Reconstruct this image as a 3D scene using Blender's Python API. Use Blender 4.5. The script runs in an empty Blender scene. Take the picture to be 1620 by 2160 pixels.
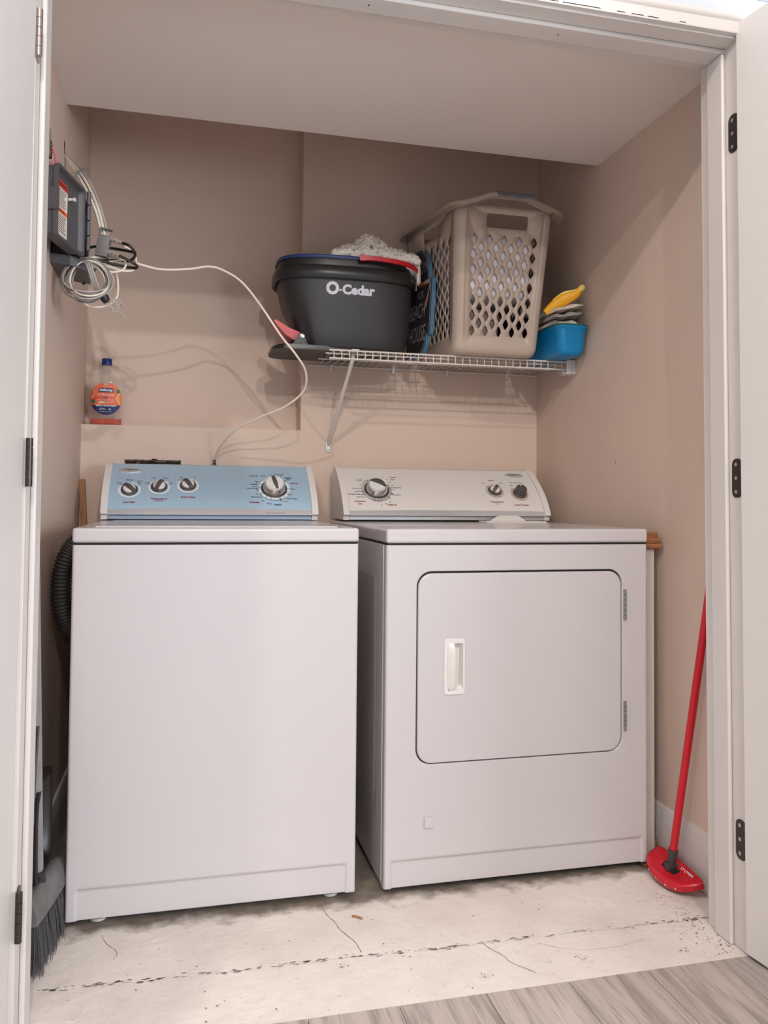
import bpy, bmesh, math, random
from mathutils import Vector, Matrix
R = math.radians
random.seed(7)
S = bpy.context.scene
C = S.collection
PI = math.pi

# ------------------------------------------------------------------ camera
cam_d = bpy.data.cameras.new('camera'); cam = bpy.data.objects.new('camera', cam_d); C.objects.link(cam)
YAW, PITCH, ROLL = R(-13.6744), R(1.8763), R(0.5186)
fwd = Vector((-math.sin(YAW)*math.cos(PITCH), math.cos(YAW)*math.cos(PITCH), math.sin(PITCH)))
rgt = Vector((math.cos(YAW), math.sin(YAW), 0)); upv = rgt.cross(fwd)
r2 = rgt*math.cos(ROLL)+upv*math.sin(ROLL); u2 = upv*math.cos(ROLL)-rgt*math.sin(ROLL)
cam.matrix_world = Matrix(((r2.x, u2.x, -fwd.x, .2565), (r2.y, u2.y, -fwd.y, -2.9387), (r2.z, u2.z, -fwd.z, 1.0058), (0, 0, 0, 1)))
cam_d.sensor_fit = 'HORIZONTAL'; cam_d.sensor_width = 36.0
cam_d.lens = 36.0*1715.72/1620.0
cam_d.shift_x = 0.0; cam_d.shift_y = -(1080-997.9)/1620.0
cam_d.clip_start = .05; cam_d.clip_end = 50
S.camera = cam

# ------------------------------------------------------------------ world, lamps, exposure
W = bpy.data.worlds.new('world'); S.world = W; W.use_nodes = True
bg = W.node_tree.nodes['Background']; bg.inputs[0].default_value = (.87, .93, 1.0, 1); bg.inputs[1].default_value = .88
def lamp(name, loc, power, col, rad):
    l = bpy.data.lights.new(name, 'POINT'); l.energy = power; l.color = col; l.shadow_soft_size = rad
    o = bpy.data.objects.new(name, l); C.objects.link(o); o.location = loc; return o
lamp('ceiling_lamp_light', (-.50, -3.05, 3.00), 88, (1, .94, .88), .035)
lamp('ceiling_lamp_light', (.34, -4.75, 3.20), 150, (1, .94, .88), .035)
lamp('ceiling_lamp_light', (.95, -6.40, 3.20), 210, (1, .94, .89), .05)
# daylight from the room's window, right of and behind the camera
wl = bpy.data.lights.new('window_daylight', 'AREA'); wl.shape = 'RECTANGLE'; wl.size = 1.3; wl.size_y = 1.3; wl.energy = 110; wl.color = (.86, .93, 1.0)
wo = bpy.data.objects.new('window_daylight', wl); C.objects.link(wo); wo.location = (3.3, -4.6, 1.45)
wo.rotation_euler = (Vector((-.1, -.6, 1.3))-Vector(wo.location)).to_track_quat('-Z', 'Y').to_euler()
S.view_settings.view_transform = 'Standard'; S.view_settings.look = 'None'
S.view_settings.gamma = 1.0; S.view_settings.use_curve_mapping = False
S.view_settings.exposure = -0.12

# ------------------------------------------------------------------ materials
def lin(c):
    return tuple(((x/255)/12.92 if x/255 <= .04045 else ((x/255+.055)/1.055)**2.4) for x in c)+(1,)
MATS = {}
def mat(name, col, rough=.5, metal=0, var=0, vscale=8, bump=0, bscale=200, col2=None, spec=.5, alpha=None, trans=0, coat=0, stretch=None):
    m = bpy.data.materials.new(name); m.use_nodes = True; nt = m.node_tree; b = nt.nodes['Principled BSDF']
    b.inputs['Base Color'].default_value = lin(col); b.inputs['Roughness'].default_value = rough
    b.inputs['Metallic'].default_value = metal; b.inputs['Specular IOR Level'].default_value = spec
    b.inputs['Transmission Weight'].default_value = trans; b.inputs['Coat Weight'].default_value = coat
    tc = nt.nodes.new('ShaderNodeTexCoord'); src = tc.outputs['Object']
    if stretch:
        mp = nt.nodes.new('ShaderNodeMapping'); mp.inputs['Scale'].default_value = stretch
        nt.links.new(src, mp.inputs[0]); src = mp.outputs[0]
    if var:
        n = nt.nodes.new('ShaderNodeTexNoise'); n.inputs['Scale'].default_value = vscale; n.inputs['Detail'].default_value = 5
        nt.links.new(src, n.inputs['Vector'])
        rmp = nt.nodes.new('ShaderNodeMapRange'); rmp.inputs[1].default_value = .3; rmp.inputs[2].default_value = .7
        nt.links.new(n.outputs['Fac'], rmp.inputs[0])
        mx = nt.nodes.new('ShaderNodeMix'); mx.data_type = 'RGBA'
        c2 = col2 or tuple(max(0, x*(1-var)) for x in col)
        mx.inputs[6].default_value = lin(col); mx.inputs[7].default_value = lin(c2)
        nt.links.new(rmp.outputs[0], mx.inputs[0]); nt.links.new(mx.outputs[2], b.inputs['Base Color'])
    if bump:
        n2 = nt.nodes.new('ShaderNodeTexNoise'); n2.inputs['Scale'].default_value = bscale; n2.inputs['Detail'].default_value = 3
        nt.links.new(src, n2.inputs['Vector'])
        bp = nt.nodes.new('ShaderNodeBump'); bp.inputs['Strength'].default_value = bump; bp.inputs['Distance'].default_value = .002
        nt.links.new(n2.outputs['Fac'], bp.inputs['Height']); nt.links.new(bp.outputs[0], b.inputs['Normal'])
    MATS[name] = m
    return m
mat('wall_paint', (214, 191, 176), .62, var=.03, vscale=3, bump=.25, bscale=160)
mat('ceiling_paint', (232, 223, 217), .8, bump=.12, bscale=200)
mat('trim_paint', (213, 206, 202), .38, var=.015, vscale=5)
mat('door_paint', (216, 211, 208), .4)
mat('board_paint', (196, 199, 208), .5)
mat('enamel', (194, 189, 191), .25, coat=.3)
mat('enamel_side', (205, 200, 199), .35)
mat('console_white', (218, 213, 210), .32)
mat('brushed_blue', (178, 208, 230), .34, metal=.25, var=.04, vscale=30, stretch=(1, 40, 40))
mat('silver', (216, 219, 224), .22, metal=.55, var=.05, vscale=30, stretch=(1, 40, 40))
mat('steel_blue', (150, 166, 186), .4, metal=.3)
mat('chrome', (215, 212, 210), .16, metal=1)
mat('knob_grey', (78, 74, 73), .45)
mat('knob_face', (222, 220, 222), .35)
mat('knob_ring', (214, 224, 230), .4)
mat('dryer_ring', (176, 174, 172), .45)
mat('tan_ring', (190, 172, 156), .45)
mat('ink_navy', (38, 46, 82), .6); mat('ink_red', (138, 40, 52), .6); mat('ink_dark', (48, 42, 42), .6); mat('ink_white', (236, 236, 238), .6)
mat('rubber_dark', (38, 35, 35), .6)
mat('dark_gap', (22, 20, 20), .8)
mat('wire_white', (214, 206, 199), .4)
mat('clip_white', (215, 212, 210), .4)
mat('bucket_black', (44, 43, 45), .42, bump=.15, bscale=700)
mat('bucket_black_gloss', (36, 35, 36), .3)
mat('insert_blue', (36, 58, 116), .4)
mat('red_plastic', (196, 18, 38), .34)
mat('logo_grey', (214, 216, 228), .5)
mat('yarn', (244, 237, 228), .9, var=.05, vscale=40)
mat('sign_black', (48, 42, 44), .65, var=.25, vscale=14, stretch=(1, 6, 1))
mat('sign_blue', (74, 118, 150), .55)
mat('chalk', (196, 192, 196), .8); mat('sign_yellow', (214, 170, 90), .7); mat('sign_tan', (170, 136, 112), .75); mat('chalk_dim', (150, 146, 152), .8)
mat('basket_plastic', (188, 171, 157), .38)
mat('grip_grey', (112, 110, 114), .6)
mat('cloth_white', (232, 226, 232), .9, var=.04, vscale=10)
mat('towel_grey', (132, 118, 108), .95, var=.25, vscale=120, bump=.8, bscale=300)
mat('cloth_navy', (28, 30, 42), .9)
mat('bin_blue', (0, 126, 184), .35)
mat('lid_green', (60, 120, 80), .4)
mat('bag_white', (226, 216, 206), .5, var=.12, vscale=25, bump=.5, bscale=60)
mat('bag_grey', (176, 168, 164), .5, var=.12, vscale=25, bump=.5, bscale=60)
mat('yellow', (238, 172, 20), .45); mat('yellow_pale', (240, 214, 120), .45)
mat('soap_blue', (14, 42, 128), .35)
mat('label_coral', (232, 92, 66), .5, var=.2, vscale=14, col2=(226, 128, 62)); mat('label_navy', (24, 38, 98), .5); mat('label_green', (48, 112, 70), .5)
mat('citrus_orange', (238, 150, 62), .5); mat('citrus_pink', (226, 84, 104), .5); mat('citrus_rind', (246, 214, 150), .5); mat('label_teal', (30, 110, 130), .5)
mat('soap_orange', (205, 52, 2), .15, spec=.5)
mat('box_grey', (84, 82, 86), .5, bump=.1, bscale=500)
mat('box_dark', (30, 30, 38), .6)
mat('label_white', (228, 220, 208), .6); mat('label_red', (196, 52, 40), .6); mat('label_orange', (226, 104, 40), .6)
mat('cable_white', (226, 214, 200), .45); mat('cable_grey', (168, 160, 154), .5); mat('cable_midgrey', (122, 118, 116), .5); mat('cable_black', (32, 29, 29), .4)
mat('zip_grey', (120, 116, 114), .5)
mat('metal_plug', (196, 188, 180), .3, metal=.5)
mat('hinge_steel', (132, 132, 130), .35, metal=.4)
mat('alarm_green', (176, 178, 108), .4, metal=.5); mat('wire_pink', (236, 92, 116), .5)
mat('hinge_dark', (74, 66, 64), .35, metal=.8)
mat('hinge_nickel', (166, 150, 142), .3, metal=.9)
mat('screw', (200, 196, 190), .3, metal=.9)
mat('raw_wood', (178, 126, 84), .7, var=.22, vscale=9, stretch=(8, 8, 1))
mat('rack_wood', (170, 112, 70), .65, var=.25, vscale=12, stretch=(1, 8, 8))
mat('white_wood', (206, 198, 192), .5)
mat('broom_pole', (150, 146, 148), .35, metal=.2, var=.1, vscale=20)
mat('broom_grey', (112, 108, 108), .6, var=.15, vscale=20)
mat('bristle', (74, 72, 75), .75, var=.3, vscale=200)
mat('black_plastic', (26, 25, 26), .35)
mat('mop_socket', (66, 60, 62), .5)
mat('drywall_core', (104, 92, 84), .95, var=.3, vscale=30)
mat('dirt', (112, 100, 90), .95)
mat('dirt_light', (186, 170, 156), .95)

def glass():
    m = bpy.data.materials.new('clear_plastic'); m.use_nodes = True; b = m.node_tree.nodes['Principled BSDF']
    b.inputs['Base Color'].default_value = lin((240, 226, 212)); b.inputs['Roughness'].default_value = .08
    b.inputs['Alpha'].default_value = .13; b.inputs['Specular IOR Level'].default_value = .8
    MATS['clear_plastic'] = m
glass()

def concrete():
    m = bpy.data.materials.new('painted_concrete'); m.use_nodes = True; nt = m.node_tree; b = nt.nodes['Principled BSDF']; L = nt.links.new
    b.inputs['Roughness'].default_value = .62
    tc = nt.nodes.new('ShaderNodeTexCoord')
    def noise(sc, det, rough=.55):
        n = nt.nodes.new('ShaderNodeTexNoise'); n.inputs['Scale'].default_value = sc; n.inputs['Detail'].default_value = det
        n.inputs['Roughness'].default_value = rough; L(tc.outputs['Object'], n.inputs['Vector']); return n.outputs['Fac']
    def rng(src, a, c, lo=0, hi=1):
        r = nt.nodes.new('ShaderNodeMapRange'); r.inputs[1].default_value = a; r.inputs[2].default_value = c; r.inputs[3].default_value = lo; r.inputs[4].default_value = hi; L(src, r.inputs[0]); return r.outputs[0]
    def math2(op, a, c):
        n = nt.nodes.new('ShaderNodeMath'); n.operation = op
        for i, v in enumerate((a, c)):
            if isinstance(v, (int, float)): n.inputs[i].default_value = v
            else: L(v, n.inputs[i])
        return n.outputs[0]
    def mix(f, a, c):
        x = nt.nodes.new('ShaderNodeMix'); x.data_type = 'RGBA'; L(f, x.inputs[0])
        for i, v in ((6, a), (7, c)):
            if isinstance(v, tuple): x.inputs[i].default_value = lin(v)
            else: L(v, x.inputs[i])
        return x.outputs[2]
    base = mix(rng(noise(6, 6), .35, .7), (230, 221, 214), (219, 209, 201))
    base = mix(rng(noise(2.5, 5), .5, .72, 0, .45), base, (198, 184, 173))
    base = mix(rng(noise(55, 4, .7), .60, .78, 0, .6), base, (172, 154, 140))
    base = mix(rng(noise(140, 2), .72, .8, 0, .7), base, (150, 134, 122))
    sx = nt.nodes.new('ShaderNodeSeparateXYZ'); L(tc.outputs['Object'], sx.inputs[0])
    y2 = math2('ADD', sx.outputs['Y'], math2('MULTIPLY', math2('SUBTRACT', noise(14, 5), .5), .16))
    bare = mix(rng(noise(25, 6), .3, .7), (150, 138, 126), (112, 102, 94))
    col = mix(rng(y2, -.945, -.90), base, bare)
    L(col, b.inputs['Base Color'])
    bp = nt.nodes.new('ShaderNodeBump'); bp.inputs['Strength'].default_value = .6; bp.inputs['Distance'].default_value = .006
    L(noise(28, 8), bp.inputs['Height']); L(bp.outputs[0], b.inputs['Normal'])
    MATS['painted_concrete'] = m
concrete()

def plank_mat():
    m = bpy.data.materials.new('grey_plank'); m.use_nodes = True; nt = m.node_tree; b = nt.nodes['Principled BSDF']; L = nt.links.new
    b.inputs['Roughness'].default_value = .45
    tc = nt.nodes.new('ShaderNodeTexCoord'); oi = nt.nodes.new('ShaderNodeObjectInfo')
    sc = nt.nodes.new('ShaderNodeMath'); sc.operation = 'MULTIPLY'; sc.inputs[1].default_value = 37.0; L(oi.outputs['Random'], sc.inputs[0])
    ad = nt.nodes.new('ShaderNodeVectorMath'); ad.operation = 'ADD'; L(tc.outputs['Object'], ad.inputs[0]); L(sc.outputs[0], ad.inputs[1])
    def noise(scale, vec, det=6, dist=0):
        mp = nt.nodes.new('ShaderNodeMapping'); mp.inputs['Scale'].default_value = vec; L(ad.outputs[0], mp.inputs[0])
        n = nt.nodes.new('ShaderNodeTexNoise'); n.inputs['Scale'].default_value = scale; n.inputs['Detail'].default_value = det; n.inputs['Distortion'].default_value = dist
        L(mp.outputs[0], n.inputs['Vector']); return n.outputs['Fac']
    def rng(src, a, c, lo=0, hi=1):
        r = nt.nodes.new('ShaderNodeMapRange'); r.inputs[1].default_value = a; r.inputs[2].default_value = c; r.inputs[3].default_value = lo; r.inputs[4].default_value = hi; L(src, r.inputs[0]); return r.outputs[0]
    def mix(f, a, c):
        x = nt.nodes.new('ShaderNodeMix'); x.data_type = 'RGBA'
        if isinstance(f, float): x.inputs[0].default_value = f
        else: L(f, x.inputs[0])
        for i, v in ((6, a), (7, c)):
            if isinstance(v, tuple): x.inputs[i].default_value = lin(v)
            else: L(v, x.inputs[i])
        return x.outputs[2]
    tone = mix(rng(oi.outputs['Random'], 0, 1), (194, 182, 173), (166, 156, 150))
    c1 = mix(rng(noise(3, (14, 1.2, 1), 8, .6), .42, .66, 0, .6), tone, (118, 106, 99))
    c2 = mix(rng(noise(3, (70, 2.5, 1), 4), .55, .72, 0, .6), c1, (98, 88, 83))
    vo = nt.nodes.new('ShaderNodeTexVoronoi'); vo.inputs['Scale'].default_value = 2.2
    mp = nt.nodes.new('ShaderNodeMapping'); mp.inputs['Scale'].default_value = (2.2, 1.3, .01); L(ad.outputs[0], mp.inputs[0]); L(mp.outputs[0], vo.inputs['Vector'])
    c3 = mix(rng(vo.outputs['Distance'], .02, .075, .75, 0), c2, (96, 84, 78))
    L(c3, b.inputs['Base Color'])
    bp = nt.nodes.new('ShaderNodeBump'); bp.inputs['Strength'].default_value = .15; bp.inputs['Distance'].default_value = .001
    L(noise(3, (70, 2.5, 1), 4), bp.inputs['Height']); L(bp.outputs[0], b.inputs['Normal'])
    MATS['grey_plank'] = m
plank_mat()

# ------------------------------------------------------------------ mesh helpers
class MB:
    def __init__(s): s.v = []; s.f = []
    def add(s, vs, fs, M=None):
        o = len(s.v)
        for p in vs:
            p = Vector(p); s.v.append(tuple(M @ p) if M is not None else tuple(p))
        s.f += [tuple(i+o for i in f) for f in fs]
    def addbm(s, bm, M=None):
        bm.verts.index_update(); s.add([v.co.copy() for v in bm.verts], [[v.index for v in f.verts] for f in bm.faces], M); bm.free()
    def box(s, a, b, r=0, seg=2, M=None):
        bm = bmesh.new(); bmesh.ops.create_cube(bm, size=1)
        d = [b[i]-a[i] for i in range(3)]; c = [(a[i]+b[i])/2 for i in range(3)]
        for v in bm.verts: v.co = Vector((v.co.x*d[0]+c[0], v.co.y*d[1]+c[1], v.co.z*d[2]+c[2]))
        if r: bmesh.ops.bevel(bm, geom=list(bm.edges), offset=min(r, min(abs(t) for t in d)*.49), segments=seg, affect='EDGES', profile=.5)
        s.addbm(bm, M)
    def tube(s, pts, r, n=8, caps=True, closed=False, M=None):
        pts = [Vector(p) for p in pts]; N = len(pts); rr = r if isinstance(r, (list, tuple)) else [r]*N
        vs = []; fs = []; prev = None
        for i, p in enumerate(pts):
            if closed: t = pts[(i+1) % N]-pts[i-1]
            else: t = pts[min(i+1, N-1)]-pts[max(i-1, 0)]
            t.normalize()
            if prev is None:
                a = Vector((0, 0, 1)) if abs(t.z) < .9 else Vector((1, 0, 0)); u = t.cross(a).normalized()
            else:
                u = (prev-t*prev.dot(t)).normalized()
            prev = u; w = t.cross(u)
            for k in range(n):
                a = 2*PI*k/n; vs.append(p+(u*math.cos(a)+w*math.sin(a))*rr[i])
        m = N if closed else N-1
        for i in range(m):
            for k in range(n):
                j = (i+1) % N
                fs.append((i*n+k, i*n+(k+1) % n, j*n+(k+1) % n, j*n+k))
        if caps and not closed: fs += [tuple(range(n-1, -1, -1)), tuple((N-1)*n+k for k in range(n))]
        s.add(vs, fs, M)
    def lathe(s, prof, n=24, M=None, close=True):
        vs = []; fs = []
        for (r, z) in prof:
            for k in range(n):
                a = 2*PI*k/n; vs.append((r*math.cos(a), r*math.sin(a), z))
        for i in range(len(prof)-1):
            for k in range(n): fs.append((i*n+k, i*n+(k+1) % n, (i+1)*n+(k+1) % n, (i+1)*n+k))
        if close: fs += [tuple(range(n-1, -1, -1)), tuple((len(prof)-1)*n+k for k in range(n))]
        s.add(vs, fs, M)
    def loft(s, rings, cap0=True, cap1=True, closed=True, M=None):
        n = len(rings[0]); vs = [p for r in rings for p in r]; fs = []
        for i in range(len(rings)-1):
            for k in range(n if closed else n-1): fs.append((i*n+k, i*n+(k+1) % n, (i+1)*n+(k+1) % n, (i+1)*n+k))
        if cap0: fs.append(tuple(range(n-1, -1, -1)))
        if cap1: fs.append(tuple((len(rings)-1)*n+k for k in range(n)))
        s.add(vs, fs, M)
    def prism(s, out, f0, f1, bev=0, M=None):
        """outline of 2D points; f0/f1 map (u,v) to the two end positions"""
        r0 = [f0(u, v) for u, v in out]; r1 = [f1(u, v) for u, v in out]
        s.loft([r0, r1], M=M)
    def grid(s, us, vs_, fn, M=None):
        V = [fn(u, v) for v in vs_ for u in us]; n = len(us)
        s.add(V, [(j*n+i, j*n+i+1, (j+1)*n+i+1, (j+1)*n+i) for j in range(len(vs_)-1) for i in range(n-1)], M)
    def holed(s, outer, holes, fn, M=None):
        """flat 2D outline with holes, tessellated, mapped by fn"""
        bm = bmesh.new(); E = []
        for lp in [outer]+holes:
            vv = [bm.verts.new((u, v, 0)) for u, v in lp]
            E += [bm.edges.new((vv[i], vv[(i+1) % len(vv)])) for i in range(len(vv))]
        bmesh.ops.triangle_fill(bm, use_beauty=True, use_dissolve=False, edges=E)
        for v in bm.verts: v.co = Vector(fn(v.co.x, v.co.y))
        s.addbm(bm, M)
def arc(cx, cy, r, a0, a1, n): return [(cx+r*math.cos(R(a0+(a1-a0)*i/n)), cy+r*math.sin(R(a0+(a1-a0)*i/n))) for i in range(n+1)]
def rrect(x0, y0, x1, y1, r, n=6):
    return arc(x1-r, y0+r, r, -90, 0, n)+arc(x1-r, y1-r, r, 0, 90, n)+arc(x0+r, y1-r, r, 90, 180, n)+arc(x0+r, y0+r, r, 180, 270, n)
def spline(pts, k=6, closed=False):
    P = [Vector(p) for p in pts]; N = len(P); out = []
    for i in range(N if closed else N-1):
        a = P[i-1] if (i > 0 or closed) else P[0]; b = P[i]; c = P[(i+1) % N]; d = P[(i+2) % N] if (closed or i+2 < N) else P[-1]
        for j in range(k):
            t = j/k
            out.append(.5*((2*b)+(c-a)*t+(2*a-5*b+4*c-d)*t*t+(3*b-a-3*c+d)*t**3))
    if not closed: out.append(P[-1])
    return out
def obj(name, mb, m, parent=None, smooth=True, ang=40, loc=None):
    me = bpy.data.meshes.new(name); me.from_pydata([tuple(v) for v in mb.v], [], mb.f); me.validate(); me.update()
    bm = bmesh.new(); bm.from_mesh(me); bmesh.ops.remove_doubles(bm, verts=bm.verts, dist=1e-5); bmesh.ops.recalc_face_normals(bm, faces=bm.faces); bm.to_mesh(me); bm.free()
    if smooth:
        me.polygons.foreach_set('use_smooth', [True]*len(me.polygons)); me.set_sharp_from_angle(angle=R(ang))
    me.materials.append(MATS[m] if isinstance(m, str) else m)
    o = bpy.data.objects.new(name, me); C.objects.link(o)
    if parent is not None: o.parent = parent; o.matrix_parent_inverse = parent_inv(parent)
    if m in ('enamel', 'console_white', 'trim_paint', 'door_paint'):
        wn_ = o.modifiers.new('normals', 'WEIGHTED_NORMAL'); wn_.keep_sharp = True; wn_.weight = 100
    return o
def parent_inv(p):
    M = p.matrix_basis.copy()
    return M.inverted() if p.type == 'EMPTY' else Matrix()
def tag(o, label, cat, group=None, kind=None):
    o['label'] = label; o['category'] = cat
    if group: o['group'] = group
    if kind: o['kind'] = kind
    return o
def thing(name, label, cat, loc, group=None):
    o = bpy.data.objects.new(name, None); C.objects.link(o); o.location = loc; o.empty_display_size = .05
    return tag(o, label, cat, group)
def struct(name, mb, m, label=None, parent=None, smooth=False):
    o = obj(name, mb, m, parent, smooth)
    if parent is None:
        o['kind'] = 'structure'
        if label: o['label'] = label
    return o
def B(a, b, r=0, seg=2):
    mb = MB(); mb.box(a, b, r, seg); return mb
def textmesh(mb, body, size, M, shear=0, bold=0, wscale=1, fn=None, align='CENTER'):
    cu = bpy.data.curves.new('t', 'FONT'); cu.body = body; cu.size = size; cu.align_x = align; cu.align_y = 'CENTER'; cu.shear = shear; cu.offset = bold*size
    cu.resolution_u = 3
    o = bpy.data.objects.new('t', cu); C.objects.link(o)
    dg = bpy.context.evaluated_depsgraph_get(); me = bpy.data.meshes.new_from_object(o.evaluated_get(dg))
    vs = []
    for v in me.vertices:
        p = Vector((v.co.x*wscale, v.co.y, 0)); vs.append(Vector(fn(p.x, p.y)) if fn else p)
    mb.add(vs, [tuple(p.vertices) for p in me.polygons], M)
    bpy.data.objects.remove(o); bpy.data.curves.remove(cu); bpy.data.meshes.remove(me)
def frame(o, x, y, z=None):
    x = Vector(x).normalized(); y = Vector(y).normalized(); z = x.cross(y).normalized(); o = Vector(o)
    return Matrix(((x.x, y.x, z.x, o.x), (x.y, y.y, z.y, o.y), (x.z, y.z, z.z, o.z), (0, 0, 0, 1)))
def along(a, b):
    """frame with z running from a to b"""
    a = Vector(a); d = (Vector(b)-a).normalized(); h = Vector((0, 0, 1)) if abs(d.z) < .9 else Vector((0, 1, 0))
    x = h.cross(d).normalized(); y = d.cross(x)
    return Matrix(((x.x, y.x, d.x, a.x), (x.y, y.y, d.y, a.y), (x.z, y.z, d.z, a.z), (0, 0, 0, 1)))

# ================================================================== the setting
XL, XR, XN, YN = -.0948, 1.5831, .6575, .1046
ZL, ZC, ZH = 1.2552, 2.1327, 2.392
YS = -.4863
OL, OR_, OZ = -.028, 1.489, 2.075      # door opening
YI, YO = -1.2, -1.34                  # inner and outer face of the front wall

# closet floor in two slabs split by a ragged crack
rc = random.Random(3)
xs = [XL-.05+i*(XR-XL+.1)/240 for i in range(241)]
crk = []; w = 0
for x in xs:
    w = w*.86+rc.uniform(-.0022, .0022); t = (x-XL)/(XR-XL); crk.append((-1.137-.04*t+w, .0016+rc.random()*.0050*(.4+.6*math.sin(9*t)**2)))
mb = MB()
for (ya, yb) in (('c', .16),):
    V = []
    for x, (y, g) in zip(xs, crk): V += [(x, y+g*.5, 0), (x, .16, 0), (x, y+g*.5, -.05)]
    n = len(xs); mb.add(V, [(3*i, 3*i+3, 3*i+4, 3*i+1) for i in range(n-1)]+[(3*i+2, 3*i+5, 3*i+3, 3*i) for i in range(n-1)])
    V = []
    for x, (y, g) in zip(xs, crk): V += [(x, y-g*.5, -.001), (x, -1.3415, -.001), (x, y-g*.5, -.05)]
    mb.add(V, [(3*i, 3*i+1, 3*i+4, 3*i+3) for i in range(n-1)]+[(3*i+2, 3*i, 3*i+3, 3*i+5) for i in range(n-1)])
struct('floor', mb, 'painted_concrete', 'white painted concrete closet floor split by a ragged crack')
floor = bpy.data.objects['floor']
mb = MB(); mb.add([(XL-.05, -1.3, -.012), (XR+.05, -1.3, -.012), (XR+.05, -1, -.012), (XL-.05, -1, -.012)], [(0, 1, 2, 3)])
struct('crack_bed', mb, 'drywall_core', parent=floor)
# hairline cracks and scraps of dirt on the paint
mb = MB()
def hair(pts, wd):
    P = spline([(x, y, .0006) for x, y in pts], 6)
    for i in range(len(P)-1):
        d = (P[i+1]-P[i]).normalized(); nrm = Vector((-d.y, d.x, 0))*wd*(.5+rc.random())
        mb.add([P[i]-nrm, P[i]+nrm, P[i+1]+nrm*.8, P[i+1]-nrm*.8], [(0, 1, 2, 3)])
hair([(.60, -.93), (.607, -.97), (.618, -1.0), (.622, -1.03), (.637, -1.07), (.648, -1.10), (.652, -1.14)], .0008)
hair([(.93, -1.165), (.938, -1.19), (.955, -1.22), (.962, -1.25), (.985, -1.28), (1.0, -1.30)], .0006)
hair([(.085, -.94), (.10, -.98), (.125, -1.02), (.12, -1.05)], .0005)
hair([(1.05, -1.19), (1.12, -1.235), (1.22, -1.245), (1.3, -1.23)], .0003)
for i in range(90):
    x = rc.uniform(.02, 1.46); y = rc.uniform(-1.33, -.93); s = rc.uniform(.0006, .0022)
    mb.add([(x+s*math.cos(a)*rc.uniform(.6, 1.4), y+s*math.sin(a)*rc.uniform(.6, 1.4), .0007) for a in (0, 1.2, 2.4, 3.6, 5)], [(0, 1, 2, 3, 4)])
for (x, y) in ((.60, -1.18), (1.12, -1.265), (.89, -1.285), (1.36, -1.29), (1.47, -1.12), (1.46, -1.15)):
    for i in range(10):
        a = rc.gauss(0, .008); b_ = rc.gauss(0, .005); s = rc.uniform(.0008, .0025)
        mb.add([(x+a+s*math.cos(t), y+b_+s*math.sin(t)*.6, .0008) for t in (0, 1.2, 2.4, 3.6, 5)], [(0, 1, 2, 3, 4)])
for i in range(300):
    k_ = rc.randrange(len(xs)); x = xs[k_]; y = crk[k_][0]+rc.gauss(0, .0035); s_ = rc.uniform(.0004, .0019)
    if rc.random() < .35+.65*abs(math.sin(x*7+1)): mb.add([(x+s_*4.5*math.cos(a)*rc.uniform(.5, 1.4), y+s_*math.sin(a)*rc.uniform(.5, 1.4), .0007) for a in (0, 1.2, 2.4, 3.6, 5)], [(0, 1, 2, 3, 4)])
for i in range(160):
    x = 1.475-abs(rc.gauss(0, .035)); y = rc.choice((rc.uniform(-1.33, -1.2), rc.uniform(-1.22, -1.02))); s_ = rc.uniform(.0004, .0016)
    mb.add([(x+s_*math.cos(a), y+s_*1.5*math.sin(a), .0007) for a in (0, 1.2, 2.4, 3.6, 5)], [(0, 1, 2, 3, 4)])
struct('floor_dirt', mb, 'dirt', parent=floor)['kind'] = 'stuff'
mb = MB(); mb.tube([(.663, -.985, .003), (.672, -.992, .004), (.684, -1.003, .003)], .0022, 6)
tag(obj('wood_splinter', mb, 'raw_wood'), 'small tan splinter lying on the white floor between the machines', 'splinter')

# wooden plank floor of the room
pf = MB(); pf.box((-1.2, -3.7, -.03), (2.6, -1.3425, -.006))
fl2 = struct('floor', pf, 'dark_gap', 'grey wood-look plank floor in front of the closet')
pw = .1835
pme = None
for i in range(-11, 10):
    x0 = .8695+i*pw
    segs = [(-3.7, -1.343)] if i % 2 else [(-2.5-.2*(i % 3), -1.343), (-3.7, -2.502-.2*(i % 3))]
    for (ya, yb) in segs:
        m_ = MB(); m_.box((x0+.0006, ya, -.006), (x0+pw-.0006, yb, .0005), .0008, 1)
        obj('plank', m_, 'grey_plank', fl2, smooth=False)

# walls
mb = MB()
hx0, hx1, hz0, hz1 = .05, .236, 1.0, 1.136       # broken hole behind the washer
rh = random.Random(5); hole = []
for i in range(31): hole.append((hx0+(hx1-hx0)*i/30, hz1+rh.uniform(-.0016, .0016)+(.006 if 15 <= i <= 17 else 0)))
hole += [(hx1+.003, hz1-.02), (hx1, hz0), (hx0, hz0)]
mb.holed([(XL-.1, -.02), (XN, -.02), (XN, ZL), (XL-.1, ZL)], [hole], lambda u, v: (u, 0, v))
V = [(u, 0, v) for u, v in hole]+[(u, .013, v) for u, v in hole]; n = len(hole)
mb.add(V, [(i, (i+1) % n, n+(i+1) % n, n+i) for i in range(n)])
mb.add([(XL-.1, 0, ZL), (XN, 0, ZL), (XN, YN+.02, ZL), (XL-.1, YN+.02, ZL)], [(0, 1, 2, 3)])
wb = struct('wall_back_lower', mb, 'wall_paint', 'beige lower back wall with a ledge and a broken hole')
wb.name = 'wall_back'
mb = MB(); mb.box((hx0-.03, .06, .95), (hx1+.03, .065, 1.17)); struct('wall_cavity', mb, 'drywall_core', parent=wb)
mb = MB(); mb.box((hx0+.035, .03, .95), (hx0+.047, .06, 1.17)); struct('stud', mb, 'raw_wood', parent=wb)
mb = MB()
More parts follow.
